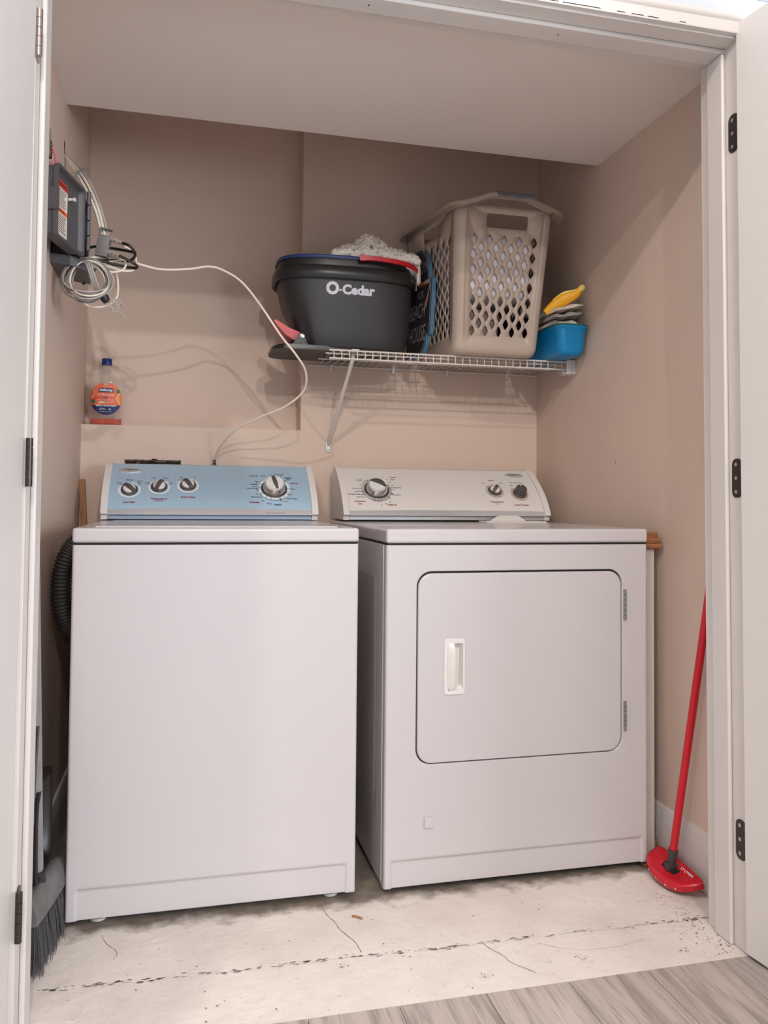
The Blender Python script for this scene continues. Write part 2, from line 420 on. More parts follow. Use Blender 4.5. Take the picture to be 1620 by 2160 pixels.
for i in range(26):
    x = hx0+.003+(hx1-hx0-.006)*i/25
    h_ = rh.uniform(.002, .006)+(.004 if 14 < i < 19 else 0)
    mb.box((x-.005, -.002-rh.random()*.003, hz1-h_*.9), (x+.005, .011, hz1+.0015-rh.random()*.002))
struct('torn_edge', mb, 'drywall_core', parent=wb)
mb = MB(); mb.add([(XL-.1, YN, ZL-.01), (XN+.02, YN, ZL-.01), (XN+.02, YN, ZH+.1), (XL-.1, YN, ZH+.1)], [(0, 1, 2, 3)])
mb.add([(XN, 0, ZL), (XN, YN, ZL), (XN, YN, ZH+.1), (XN, 0, ZH+.1)], [(0, 1, 2, 3)])
struct('wall_back_niche', mb, 'wall_paint', 'beige recessed upper back wall behind the ledge')
mb = MB(); mb.add([(XN, 0, -.02), (XR+.1, 0, -.02), (XR+.1, 0, ZH+.1), (XN, 0, ZH+.1)], [(0, 1, 2, 3)])
struct('wall_back_right', mb, 'wall_paint', 'beige back wall behind the dryer and the wire shelf')
mb = MB(); mb.add([(XL, YI, -.02), (XL, YN+.02, -.02), (XL, YN+.02, ZH+.1), (XL, YI, ZH+.1)], [(0, 1, 2, 3)])
struct('wall_left', mb, 'wall_paint', 'beige left wall of the closet')
mb = MB(); mb.add([(XR, YI, -.02), (XR, .02, -.02), (XR, .02, ZH+.1), (XR, YI, ZH+.1)], [(0, 1, 2, 3)])
wr = struct('wall_right', mb, 'wall_paint', 'beige right wall of the closet')
mb = MB()
for (y, z, dy, dz) in ((-.60, 1.135, .010, .016), (-.603, 1.128, .006, .012), (-.597, 1.142, .005, .008)):
    mb.add([(XR-.0005, y-dy*.5, z-dz*.5), (XR-.0005, y-dy*.3, z-dz*.5), (XR-.0005, y+dy*.5, z+dz*.5), (XR-.0005, y+dy*.3, z+dz*.5)], [(0, 1, 2, 3)])
struct('scuff_mark', mb, 'zip_grey', parent=wr)
mb = MB(); mb.box((XL-.1, YI+.01, ZC), (XR+.1, YS, ZH+.12)); struct('ceiling', mb, 'ceiling_paint', 'low white ceiling over the front of the closet')
mb = MB(); mb.box((XL-.1, YS, ZH), (XR+.1, YN+.05, ZH+.1)); struct('ceiling_rear', mb, 'wall_paint', 'beige raised ceiling at the back of the closet')
# front wall round the opening
for nm, a, b in (('wall_front_left', (-1.4, YO+.012, -.02), (OL-.02, YI, 3.3)), ('wall_front_right', (OR_+.02, YO+.012, -.02), (2.8, YI, 3.3)), ('wall_front_top', (OL-.02, YO+.012, OZ+.02), (OR_+.02, YI, 3.3))):
    struct(nm, B(a, b), 'trim_paint', 'white front wall of the closet around the door opening')
# horizontal boards on the wall over the door
wf = bpy.data.objects['wall_front_top']
bz = 2.124
for i in range(24):
    struct('board', B((-1.4, YO-.006, bz+.0008), (2.8, YO+.012, bz+.0475), .002, 1), 'board_paint', parent=wf); bz += .048
# room ceiling (above the frame) that carries the lamps
struct('ceiling_room', B((-1.4, -7.0, 3.3), (2.8, YI, 3.34)), 'ceiling_paint', 'white ceiling of the room in front of the closet')

# jamb liners, stops, casing
struct('trim_1', B((OL-.02, YO, 0), (OL, YI-.0005, OZ+.02), .001, 1), 'trim_paint', 'white left door jamb')
struct('trim_2', B((OR_, YO, 0), (OR_+.02, YI-.0005, OZ+.02), .001, 1), 'trim_paint', 'white right door jamb')
struct('trim_3', B((OL-.02, YO, OZ), (OR_+.02, YI-.0005, OZ+.02), .001, 1), 'trim_paint', 'white head jamb above the opening')
def stop(a, b, nm, lab): struct(nm, B(a, b, .004, 3), 'trim_paint', lab, smooth=True)
stop((OL, -1.296, 0), (OL+.011, -1.238, OZ-.011), 'trim_4', 'white door stop strip on the left jamb')
stop((OR_-.011, -1.296, 0), (OR_, -1.238, OZ-.011), 'trim_5', 'white door stop strip on the right jamb')
stop((OL, -1.296, OZ-.011), (OR_, -1.238, OZ), 'trim_6', 'white door stop strip under the head jamb')
# head casing: stepped profile
prof = [(-1.340, 2.080), (-1.352, 2.080), (-1.354, 2.084), (-1.354, 2.106), (-1.357, 2.109), (-1.360, 2.113), (-1.360, 2.119), (-1.357, 2.124), (-1.340, 2.124)]
mb = MB(); mb.loft([[(-.12, y, z) for y, z in prof], [(1.60, y, z) for y, z in prof]])
struct('trim_7', mb, 'trim_paint', 'white moulded casing over the opening', smooth=True)
c7 = bpy.data.objects['trim_7']
mb = MB()
for x0, x1 in ((.72, .735), (.80, .90), (.92, 1.02), (1.03, 1.12), (1.16, 1.18), (1.195, 1.225), (1.235, 1.262), (1.315, 1.33)):
    mb.box((x0, -1.3545, 2.0835), (x1, -1.3538, 2.0847))
for x in (.62, 1.06): mb.lathe([(.002, 0), (.002, .0008)], 8, frame((x, -1.27, OZ-.0112), (1, 0, 0), (0, -1, 0)))
struct('paint_crack', mb, 'dark_gap', parent=c7)
for sx, nm, lab in ((OL-.02, 'trim_8', 'white casing beside the left jamb'), (OR_+.02, 'trim_9', 'white casing beside the right jamb')):
    d = -1 if sx < 0 else 1
    a, b = sorted((sx, sx+d*.058)); struct(nm, B((a, -1.356, 0), (b, -1.34, 2.08), .004, 2), 'trim_paint', lab, smooth=True)
# baseboards
def baseboard(nm, x, d, y0, y1, lab):
    p = [(0, .002), (.014, .002), (.014, .108), (.011, .113), (.012, .121), (.009, .128), (.010, .138), (.006, .149), (0, .152)]
    mb = MB(); mb.loft([[(x-d*u, y0, z) for u, z in p], [(x-d*u, y1, z) for u, z in p]]); struct(nm, mb, 'trim_paint', lab, smooth=True)
baseboard('baseboard_right', XR, 1, YI, -.002, 'white moulded baseboard on the right wall')
baseboard('baseboard_left', XL, -1, YI, -.002, 'white moulded baseboard on the left wall')

for nm_ in ('trim_2', 'trim_5'):
    for v in bpy.data.objects[nm_].data.vertices: v.co.x -= .0066*v.co.z      # right jamb is slightly out of plumb
# doors, both swung out into the room
def hinge(name, parent, x, z, flip, m, h=.089, knuckle=True):
    e = bpy.data.objects.new(name, None); C.objects.link(e); e.parent = parent; e.matrix_parent_inverse = parent.matrix_basis.inverted()
    o = MB(); out = rrect(-.034, 0, 0, h, .014, 5)
    d = flip
    o.prism([(u, v) for u, v in out], lambda u, v: (x, YO-u, z+v), lambda u, v: (x-d*.0022, YO-u, z+v))
    a = obj('hinge_leaf', o, m, e)
    s = MB()
    for q in (.15, .5, .85): s.lathe([(.0045, 0), (.0045, .0006), (.002, .0008)], 12, frame((x-d*.0023, YO+.020, z+h*q), (0, 1, 0), (0, 0, 1 if d < 0 else -1)))
    obj('screw', s, 'screw', e)
    if knuckle:
        for k in range(5):
            kk = MB(); kk.lathe([(.0062, 0), (.0062, h/5-.0008)], 14, Matrix.Translation((x-d*.006, YO-.006, z+k*h/5))); obj('hinge_knuckle', kk, m, e)
    return e
def door(name, hx, ang, lab, sgn):
    t = bpy.data.objects.new(name, None); C.objects.link(t); t['kind'] = 'structure'; t['label'] = lab
    t.location = (hx, YO-.006, 0)
    Mx = Matrix.Translation((hx, YO-.006, 0)) @ Matrix.Rotation(R(ang), 4, 'Z')
    m = MB(); m.box((0 if sgn > 0 else -.035, -.75, .008), (.035 if sgn > 0 else 0, -.001, 2.104), .002, 2, Mx); ds = obj('door_slab', m, 'door_paint', t)
    k = -.0068 if sgn > 0 else .0062
    for v in ds.data.vertices: v.co.x += k*v.co.z          # leaves hang slightly out of plumb
    return t
dl = door('door_1', OL-.0105, -4, 'white door leaf opened out along the left jamb', -1)
dr = door('door_2', 1.4788, 8, 'white door leaf opened out along the right jamb', 1)
hinge('hinge', dl, OL, 1.822, -1, 'hinge_nickel'); hinge('hinge', dl, OL, 1.024, -1, 'hinge_dark'); hinge('hinge', dl, OL, .208, -1, 'hinge_dark')
for z in (1.818, 1.018, .202): hinge('hinge', dr, OR_-.0066*z, z, 1, 'hinge_dark', knuckle=False)

# ================================================================== washer and dryer
YF, YB_ = -.9105, -.07
def pcurve(s): return -.262+.157*(.5*s+.5*s*s), .964+.148*s
def pframe(x, s, off=0):
    y, z = pcurve(s); ds = 1e-3; y2, z2 = pcurve(s+ds); v = Vector((0, y2-y, z2-z)).normalized(); n = Vector((1, 0, 0)).cross(v)
    return frame(Vector((x, y, z))+n*off, (1, 0, 0), v)
def cabinet_front(mb, x0, x1, z0, z1, top_z, kx, kz, round_r):
    """pressed-steel front with rounded verticals and a recessed kick strip (below top_z)"""
    def xsl():
        e = [0, .0015, .004, .007]; L_ = [x0+t for t in e]+[x0+kx-.006, x0+kx-.003, x0+kx, x0+kx+.003, x0+kx+.006]
        mid = [x0+kx+.006+(x1-x0-2*kx-.012)*i/10 for i in range(1, 10)]
        return L_+mid+[x0+x1-t for t in reversed(L_)]
    def dep(x, z):
        d = 0
        for t in (x-x0, x1-x, ):
            if t < .007: d += .007-math.sqrt(max(0, .007**2-(.007-t)**2))
        if z-z0 < .004: d += .004-math.sqrt(max(0, .004**2-(.004-(z-z0))**2))
        def sm(t): t = max(0, min(1, t)); return t*t*(3-2*t)
        d += .0055*sm((x-x0-kx)/.008)*sm((x1-kx-x)/.008)*sm((kz-z)/.010)
        return d
    zs = [z0, z0+.0015, z0+.004, z0+.02, z0+.04, kz-.012, kz-.009, kz-.006, kz-.003, kz, kz+.004, top_z]
    mb.grid(xsl(), zs, lambda x, z: (x, YF+dep(x, z), z))
    return dep
def console(root, x0, x1, body_m, text_items):
    """body, two end caps"""
    b = MB(); ss = [-.08+1.08*i/12 for i in range(13)]
    top = [(-.098, 1.1165), (-.088, 1.119), (-.06, 1.117), (-.052, 1.10), (-.05, .937)]
    pr = [(-.252, .937), (-.254, .9505)]+[pcurve(s) for s in ss]+top
    b.loft([[(x0+.018, y, z) for y, z in pr], [(x1-.018, y, z) for y, z in pr]])
    panel = obj('control_panel', b, body_m, root)
    cap = [(-.262, .937), (-.264, .949), (-.276, .955)]+[(pcurve(s)[0]-.009, pcurve(s)[1]+.003) for s in ss[1:]]+[(-.098, 1.1225), (-.085, 1.1245), (-.058, 1.121), (-.046, 1.10), (-.044, .937)]
    for a, c in ((x0, x0+.021), (x1-.021, x1)):
        m = MB(); i_ = .003
        cy = sum(p[0] for p in cap)/len(cap); cz = sum(p[1] for p in cap)/len(cap)
        ins = [(y+(cy-y)*.03, z+(cz-z)*.03) for y, z in cap]
        m.loft([[(a, y, z) for y, z in ins], [(a+.0012, y+(cy-y)*.008, z+(cz-z)*.008) for y, z in cap], [(a+i_, y, z) for y, z in cap], [(c-i_, y, z) for y, z in cap], [(c-.0012, y+(cy-y)*.008, z+(cz-z)*.008) for y, z in cap], [(c, y, z) for y, z in ins]])
        obj('console_end_cap', m, 'console_white', root, ang=30)
    for ink, items in text_items.items():
        m = MB()
        for it in items:
            textmesh(m, it[0], it[3], pframe(it[1], it[2], .0008), bold=it[4] if len(it) > 4 else .012)
        o = obj('printed_lettering', m, ink, panel, smooth=False)
    return panel
def ring(mb, M, r0, r1, z=.0005, h=.0006, n=40):
    mb.lathe([(r0, z), (r1, z), (r1, z+h), (r0, z+h), (r0, z)], n, M, close=False)
def small_knob(root, x, s, ang, ringmat, sc=1.0, plain=False):
    M = pframe(x, s)
    k = MB(); k.lathe([(.0265*sc, 0), (.0265*sc, .004), (.024*sc, .007), (.0195*sc, .008), (.0185*sc, .0065)], 36, M)
    ko = obj('knob', k, 'knob_grey', root)
    m = MB(); ring(m, M, .0265*sc, .0355*sc); obj('knob_ring', m, ringmat, ko)
    if plain:
        m = MB(); m.lathe([(.0205, .004), (.0205, .026), (.019, .029), (.0001, .030)], 32, M); obj('push_button', m, 'knob_grey', ko)
        m = MB(); m.box((-.001, .010, .0285), (.001, .019, .0305), 0, 2, M); obj('pointer', m, 'ink_white', ko)
        return
    m = MB(); m.lathe([(.019*sc, .006), (.019*sc, .011), (.017*sc, .0125), (.0001, .0130)], 32, M); obj('knob_face', m, 'knob_face', ko)
    Mg = M @ Matrix.Rotation(R(ang), 4, 'Z'); m = MB(); rings = []
    for i in range(13):
        t = -1+2*i/12; yy = t*.0255*sc; wv = .0062*sc*(1-.15*t); hh = .012+.011*(1-t*t)**.7
        rings.append([(-wv, yy, .006), (wv, yy, .006), (wv*.8, yy, hh), (0, yy, hh+.0012), (-wv*.8, yy, hh)])
    m.loft(rings, M=Mg); obj('knob_grip', m, 'knob_grey', ko)
    m = MB(); m.box((-.0012, .019*sc, .0165), (.0012, .0255*sc, .0175), 0, 2, Mg); obj('pointer', m, 'ink_white', ko)
def big_dial(root, x, s, ang, ringmat, inkticks, face_arc):
    M = pframe(x, s)
    k = MB(); k.lathe([(.0435, 0), (.0435, .004), (.041, .005), (.0405, .002)], 48, M)
    ko = obj('cycle_dial', k, 'knob_grey', root)
    m = MB(); ring(m, M, .0435, .0535); obj('dial_ring', m, ringmat, ko)
    m = MB(); m.lathe([(.040, .001), (.0385, .006), (.0345, .021), (.0320, .024), (.0305, .0235)], 48, M); obj('chrome_bezel', m, 'chrome', ko)
    m = MB(); m.lathe([(.0308, .020), (.0308, .030), (.028, .0335), (.0001, .0345)], 40, M); obj('dial_face', m, 'knob_face', ko)
    Mg = M @ Matrix.Rotation(R(ang), 4, 'Z'); m = MB(); rings = []
    for i in range(15):
        t = -1+2*i/14; yy = t*.030; wv = .0072*(1-.30*t*t) if not face_arc else .0095*(1-.75*t*t)+.001
        xo = 0 if not face_arc else -.008*t*t+.006
        hh = .035+.007*(1-t*t)**.8
        rings.append([(xo-wv, yy, .028), (xo+wv, yy, .028), (xo+wv*.75, yy, hh), (xo-wv*.75, yy, hh)])
    m.loft(rings, M=Mg); obj('dial_grip', m, 'knob_grey', ko)
    for ink, ticks in inkticks.items():
        m = MB()
        for a, r0, r1, w_ in ticks: m.box((-w_, r0, .0012), (w_, r1, .0017), 0, 2, M @ Matrix.Rotation(R(-a), 4, 'Z'))
        obj('dial_ticks', m, ink, ko, smooth=False)
def badge(root, x, s):
    M = pframe(x, s); m = MB(); rings = []
    for (k, z) in ((1, 0), (1, .002), (.94, .0032), (.6, .0042), (.05, .0046)):
        rings.append([M @ Vector((.0365*k*math.cos(2*PI*i/40), .0138*k*math.sin(2*PI*i/40), z)) for i in range(40)])
    m.loft(rings); bo = obj('oval_badge', m, 'silver', root, ang=60)
    m = MB(); textmesh(m, 'Whirlpool', .0125, M @ Matrix.Translation((0, .003, .0052)), shear=.25)
    P = [(.002, .004), (-.003, -.004), (-.007, -.007), (-.009, -.004), (-.003, -.001), (.006, .0)]
    m.tube([M @ Vector((a, b_, .0052)) for a, b_ in P], .0003, 4)
    obj('badge_lettering', m, 'ink_dark', bo, smooth=False)

def tk(lst): return [(a, r0, r1, w_) for a, r0, r1, w_ in lst]
NAV, RED, DRK = 'ink_navy', 'ink_red', 'ink_dark'
# ---- washer
wx0, wx1 = 0.0, .686
wa = thing('washing_machine', 'white top-loading washing machine with a light blue control panel, left of the dryer', 'washer', (.343, -.5, 0))
mb = MB(); cabinet_front(mb, wx0, wx1, .021, .893, .893, .022, .098, 0)
mb.box((wx0+.0005, YF+.0075, .0215), (wx1-.0005, YB_, .893), .001, 1)
obj('cabinet', mb, 'enamel', wa, ang=50)
mb = MB(); mb.box((wx0+.004, YF+.004, .892), (wx1-.004, YB_, .8985)); obj('seam', mb, 'dark_gap', wa)
mb = MB(); mb.box((wx0-.001, YF-.002, .8975), (wx1+.001, YB_, .9335), .008, 4); to = obj('top_deck', mb, 'enamel', wa, ang=50)
mb = MB(); mb.box((.045, -.86, .931), (.641, -.31, .9362), .003, 3); lid = obj('lid', mb, 'enamel', wa, ang=50)
WT = {
 NAV: [('Small', .0482, .598, .0075), ('Medium', .0802, .664, .0075), ('Super', .1102, .640, .0075), ('Plus', .1106, .594, .0075), ('Cold', .1338, .60, .0075), ('Cool', .1528, .716, .0075), ('Warm', .1914, .716, .0075), ('Hot', .2092, .606, .0075), ('Off', .2424, .742, .0075), ('On', .2842, .746, .0075),
  ('Rinse', .5107, .80, .0078), ('Extra Rinse', .5653, .842, .0072), ('Regular', .5958, .762, .0082, .03), ('Light', .5939, .722, .0074), ('Rinse', .6058, .504, .0074), ('Extra Rinse', .599, .284, .0076), ('Regular', .5523, .15, .0084, .03), ('Rinse', .5242, .168, .0078), ('Extra Rinse', .4836, .314, .0076), ('Super Wash', .4725, .508, .0076), ('Heavy', .4804, .548, .0074), ('Regular', .4793, .606, .0082, .03), ('Light', .4874, .664, .0076), ('pull to start / push to stop', .5428, -.034, .0058)],
 DRK: [('all cold rinses', .1728, .214, .005), ('Spin', .5358, .838, .0058), ('Spin', .5715, .806, .0058), ('Spin', .5993, .378, .0058), ('Spin', .5809, .228, .0058), ('Spin', .5036, .234, .0058), ('Spin', .4858, .38, .0058)],
 RED: [('Load Size', .0813, .18, .0098, .025), ('Temperature', .1726, .256, .0098, .025), ('Extra Rinse', .2639, .298, .0098, .025), ('Normal', .4785, .796, .0098, .025), ('Casual', .6123, .636, .0098, .025), ('Delicate', .4757, .198, .0098, .025)]}
pn = console(wa, -.002, .684, 'brushed_blue', WT)
def strips(panel, x0, x1, bow, topm, lowm):
    m = MB(); n = 24; xs_ = [x0+(x1-x0)*i/n for i in range(n+1)]
    def pt(x, s): return tuple(pframe(x, s, .0005).translation)
    V = []
    for x in xs_:
        t = 2*(x-x0)/(x1-x0)-1; hi = .028+bow*(1-t*t)
        V += [pt(x, -.08), pt(x, (hi-.08)/2), pt(x, hi)]
    m.add(V, [(3*i+j, 3*i+3+j, 3*i+4+j, 3*i+1+j) for i in range(n) for j in range(2)]); obj('silver_strip', m, topm, panel)
    m = MB(); m.box((x0, -.2558, .9375), (x1, -.25, .9495), .001, 1); obj('lower_strip', m, lowm, panel)
strips(pn, .019, .663, .035, 'silver', 'steel_blue')
small_knob(wa, .0808, .44, 45, 'knob_ring'); small_knob(wa, .1722, .512, -22, 'knob_ring'); small_knob(wa, .2631, .55, 30, 'knob_ring')
mb = MB()
for (cx, cs, angs) in ((.0808, .44, (-50, 0, 50)), (.1722, .512, (-68, -25, 25, 68)), (.2631, .55, (-38, 38))):
    for a in angs: mb.box((-.0006, .029, .001), (.0006, .038, .0015), 0, 2, pframe(cx, cs) @ Matrix.Rotation(R(-a), 4, 'Z'))
obj('tick_marks', mb, DRK, pn, smooth=False)
big_dial(wa, .5436, .5, 12, 'knob_ring', {DRK: tk([(a, .044, .054, .0006) for a in (-38, -14, 18, 52, 90, 112, 142, 195, 215, 245, -75, -62, -84)]+[(-91, .042, .060, .0006), (163, .042, .06, .0008), (45, .043, .06, .0008)]), RED: tk([(3, .05, .057, .0012), (41, .046, .057, .0014), (-97, .050, .06, .0014), (158, .047, .058, .0014), (121, .047, .057, .0012), (238, .047, .056, .0012)])}, False)
badge(wa, .0777, .874)
for x, y in ((.07, -.86), (.63, -.86), (.07, -.14), (.63, -.14)):
    m = MB(); m.lathe([(.014, 0), (.019, .002), (.019, .008), (.013, .010), (.005, .0105), (.005, .022)], 20, Matrix.Translation((x, y, 0))); obj('foot', m, 'clip_white', wa)

# ---- dryer
dx0, dx1 = .7589, 1.5051
dy = thing('clothes_dryer', 'white front-loading clothes dryer with a square door, right of the washing machine', 'dryer', (1.132, -.5, 0))
mb = MB(); cabinet_front(mb, dx0, dx1, .018, .889, .20, .016, .092, 0)
dz0, dz1, ddx0, ddx1 = .3225, .8235, .838, 1.430
def dfr(u, v):
    d = 0
    for t in (u-dx0, dx1-u):
        if t < .007: d += .007-math.sqrt(max(0, .007**2-(.007-t)**2))
    return (u, YF+d, v)
xe = [0, .0015, .004, .007]
for xa in (dx0, dx1-.007):
    xx = [xa+t for t in xe] if xa == dx0 else [dx1-t for t in reversed(xe)]
    mb.grid(xx, [.20, .5, .8835, .8875, .889], lambda x, z: (x, dfr(x, z)[1]+(.002 if z > .888 else 0), z))
mb.grid([dx0+.007, dx1-.007], [.8835, .8875, .889], lambda x, z: (x, YF+(.002 if z > .888 else 0), z))
ho = rrect(ddx0, dz0, ddx1, dz1, .042, 10)
mb.holed([(dx0+.007, .20), (dx1-.007, .20), (dx1-.007, .8835), (dx0+.007, .8835)], [ho], lambda u, v: (u, YF, v))
hi_ = rrect(ddx0+.003, dz0+.003, ddx1-.003, dz1-.003, .040, 10)
mb.loft([[(u, YF, v) for u, v in ho], [(u, YF+.003, v) for u, v in hi_], [(u, YF+.03, v) for u, v in hi_]], False, True)
mb.box((dx0+.0005, YF+.034, .0185), (dx1-.0005, YB_, .889), .002, 1)
for xa in (dx0, dx1):
    d = 1 if xa == dx0 else -1
    mb.add([(xa, YF+.007, .018), (xa, YF+.007, .889), (xa, YF+.0315, .889), (xa, YF+.0315, .018)], [(0, 1, 2, 3)])
obj('cabinet', mb, 'enamel', dy, ang=50)
# side seam and pressed panel on the visible left side
mb = MB(); mb.box((dx0-.0008, YF+.031, .03), (dx0+.001, YF+.0345, .888)); obj('side_seam', mb, 'clip_white', dy)
mb = MB()
po = rrect(-.80, .20, -.20, .80, .03, 6); pi_ = rrect(-.797, .203, -.203, .797, .027, 6)
mb.loft([[(dx0-.0003, u, v) for u, v in po], [(dx0-.0016, u, v) for u, v in pi_]], False, True); obj('side_panel', mb, 'enamel', dy)
mb = MB()
for z, h_, w_ in ((.19, .05, .004), (.165, .03, .003), (.30, .012, .002)): mb.box((dx0-.0009, YF+.10, z), (dx0, YF+.10+w_, z+h_))
obj('rust_streak', mb, 'raw_wood', dy)
mb = MB(); mb.box((dx0+.004, YF+.004, .888), (dx1-.004, YB_, .8945)); obj('seam', mb, 'dark_gap', dy)
mb = MB(); mb.box((dx0-.001, YF-.002, .8935), (dx1+.001, YB_, .9315), .008, 4); obj('top_deck', mb, 'enamel', dy, ang=50)
mb = MB(); mb.box((1.24, -.36, .931), (1.46, -.285, .9365), .002, 2)
tr = [(1.275, 0), (1.41, 0), (1.385, .016), (1.375, .0185), (1.315, .0185), (1.305, .016)]
mb.loft([[(u, -.300, .936+v) for u, v in tr], [(u, -.288, .936+v) for u, v in tr]]); obj('lint_screen_lid', mb, 'console_white', dy)
# door
do = MB(); e1 = rrect(ddx0+.006, dz0+.005, ddx1-.005, dz1-.0075, .038, 10); cxm, czm = (ddx0+ddx1)/2, (dz0+dz1)/2
def sh(l, k): return [(cxm+(u-cxm)*(1-k/.29), czm+(v-czm)*(1-k/.25)) for u, v in l]
HX0, HX1, HZ0, HZ1 = .9145, .972, .501, .646
hc = rrect(HX0+.004, HZ0+.004, HX1-.004, HZ1-.004, .006, 4)
do.holed(sh(e1, .004), [hc], lambda u, v: (u, YF-.0005, v))
do.loft([[(u, YF-.0005, v) for u, v in sh(e1, .004)], [(u, YF+.0006, v) for u, v in sh(e1, .0015)], [(u, YF+.0035, v) for u, v in e1], [(u, YF+.022, v) for u, v in e1]], False, True)
dd = obj('door', do, 'enamel', dy, ang=50)
gk = MB(); gk.loft([[(u, YF+.007, v) for u, v in rrect(ddx0+.002, dz0+.002, ddx1-.002, dz1-.002, .041, 10)], [(u, YF+.008, v) for u, v in sh(e1, .004)]], False, False); obj('door_gap_shade', gk, 'dark_gap', dy)  # near-black ring added behind the door edge, paints the gap's shade
h = MB(); o1 = rrect(HX0, HZ0, HX1, HZ1, .008, 5); o2 = rrect(HX0+.0015, HZ0+.0015, HX1-.0015, HZ1-.0015, .0068, 5)
pk = rrect(HX0+.021, HZ0+.012, HX1-.006, HZ1-.012, .004, 5); pk2 = rrect(HX0+.023, HZ0+.024, HX1-.012, HZ1-.024, .004, 5)
h.holed(o2, [pk], lambda u, v: (u, YF-.0035, v)); h.loft([[(u, YF-.0006, v) for u, v in o1], [(u, YF-.0025, v) for u, v in o1], [(u, YF-.0035, v) for u, v in o2]], False, False)
h.loft([[(u, YF-.0035, v) for u, v in pk], [(u, YF+.012, v) for u, v in pk2]], False, True)
hd = obj('door_handle', h, 'console_white', dd, ang=30)
g = MB(); rg = []
for i in range(15):
    t = -1+2*i/14; z = (HZ0+HZ1)/2+t*.062; k = (1-t*t)**.55
    rg.append([(HX0+.006+.006*(1-k), YF-.0036, z), (HX0+.027, YF-.0036, z), (HX0+.0275, YF-.0036-.012*k, z), (HX0+.024, YF-.0036-.0135*k, z), (HX0+.014, YF-.0036-.008*k, z)])
g.loft(rg); obj('grip', g, 'console_white', dd, ang=30)
for za, zb in ((.682, .765), (.381, .461)):
    e = MB(); n = 6; step = (zb-za)/n
    for k in range(n):
        e.tube([(1.4345, YF-.0035, za+k*step+.0006), (1.4345, YF-.0035, za+(k+1)*step-.0006)], .0040, 10)
    e.box((1.4335, YF-.001, za), (1.4395, YF+.001, zb)); obj('door_hinge', e, 'hinge_steel', dd)
m = MB(); m.box((.8635, YF-.005, .1655), (.8875, YF+.001, .193), .0015, 2); obj('square_plug', m, 'enamel', dy)
DT = {
 NAV: [('Wrinkle', .8439, .76, .0068), ('Shield', .8433, .722, .0068), ('Cool Down', .8283, .54, .0072), ('Less Dry', .8308, .468, .0074), ('Energy Preferred', .8203, .402, .0076, .03), ('Very Dry', .8361, .34, .0074), ('15', .9036, .156, .0068), ('20', .9193, .182, .0068), ('30', .9364, .232, .0068), ('Cool Down', .962, .396, .0072), ('20', .9574, .515, .0064), ('Tumble Press', .9691, .564, .0066), ('30', .9567, .612, .0064), ('40', .9519, .692, .0064), ('50', .9447, .766, .0064), ('60', .9324, .818, .0064),
  ('Low', 1.3016, .706, .0074), ('Medium', 1.3368, .776, .0076), ('High', 1.3667, .706, .0074), ('End of Cycle Signal', 1.4278, .725, .0068), ('Off', 1.4046, .654, .0068), ('On', 1.4469, .65, .0068), ('Fabric', 1.3255, .205, .0048)],
 RED: [('Automatic', .8311, .24, .0094, .025), ('Dry', .8306, .182, .0094, .025), ('Fluff Air', .9425, .162, .0094, .025), ('Timed', .9662, .815, .0094, .025), ('Dry', .9645, .762, .0094, .025), ('Temperature', 1.3261, .252, .0094, .025), ('Push To Start', 1.4172, .182, .0094, .025)]}
pd = console(dy, .768, 1.516, 'console_white', DT)
strips(pd, .789, 1.495, .02, 'silver', 'silver')
big_dial(dy, .8965, .504, 58, 'dryer_ring', {DRK: tk([(a, .044, .055, .0006) for a in (28, 45, 62, 76, 83, 90, 152, 166, -98, -106, -115)]+[(-6, .042, .057, .0008), (197, .042, .058, .0008), (135, .042, .06, .0008)]+[(-72+6*i, .057, .0578, .0032) for i in range(8)]), RED: tk([(-28, .048, .056, .0014), (108, .048, .058, .0014), (181, .048, .057, .0014)])}, True)
small_knob(dy, 1.3313, .516, -38, 'tan_ring', .93); small_knob(dy, 1.4225, .452, 0, 'tan_ring', .93, plain=True)
mb = MB()
for (cx, cs, angs) in ((1.3313, .516, (-48, 0, 44)), (1.4225, .452, (-42, 24))):
    for a in angs: mb.box((-.0006, .028, .001), (.0006, .037, .0015), 0, 2, pframe(cx, cs) @ Matrix.Rotation(R(-a), 4, 'Z'))
obj('tick_marks', mb, DRK, pd, smooth=False)
badge(dy, 1.4341, .902)
for x, y in ((.83, -.82), (1.43, -.82), (.83, -.14), (1.43, -.14)):
    m = MB(); m.lathe([(.018, 0), (.018, .008), (.006, .009), (.006, .0195)], 18, Matrix.Translation((x, y, 0))); obj('foot', m, 'clip_white', dy)

# ================================================================== wire shelf
SZ = 1.499
sx0, sx1, SY = .718, 1.556, -.318
ws = thing('wire_shelf', 'white wire shelf with a front lip under the bucket and basket', 'shelf', (1.13, -.16, SZ))
def lw(y, z, r, a=sx0, b=sx1):
    m = MB(); m.tube([(a-.012, y, z), (b, y, z)], r, 8); obj('long_wire', m, 'wire_white', ws)
lw(SY, SZ-.003, .0032); lw(SY, SZ-.030, .0032); lw(SY+.045, SZ-.0062, .0028, sx0-.005); lw(SY+.16, SZ-.0062, .0028, sx0-.012); lw(-.012, SZ-.0062, .0030, sx0-.03, XR-.004)
cw = MB(); cw.tube([(0, -.010, SZ-.0015), (0, SY+.003, SZ-.0015), (0, SY-.0015, SZ-.004), (0, SY-.0025, SZ-.010), (0, SY-.0025, SZ-.033)], .0017, 6)
c0 = None; k = 0; x = sx0+.003
while x < sx1-.002:
    if c0 is None: c0 = obj('cross_wire', cw, 'wire_white', ws); c0.location.x = x
    else:
        c = c0.copy(); C.objects.link(c); c.location.x = x
    x += .0262
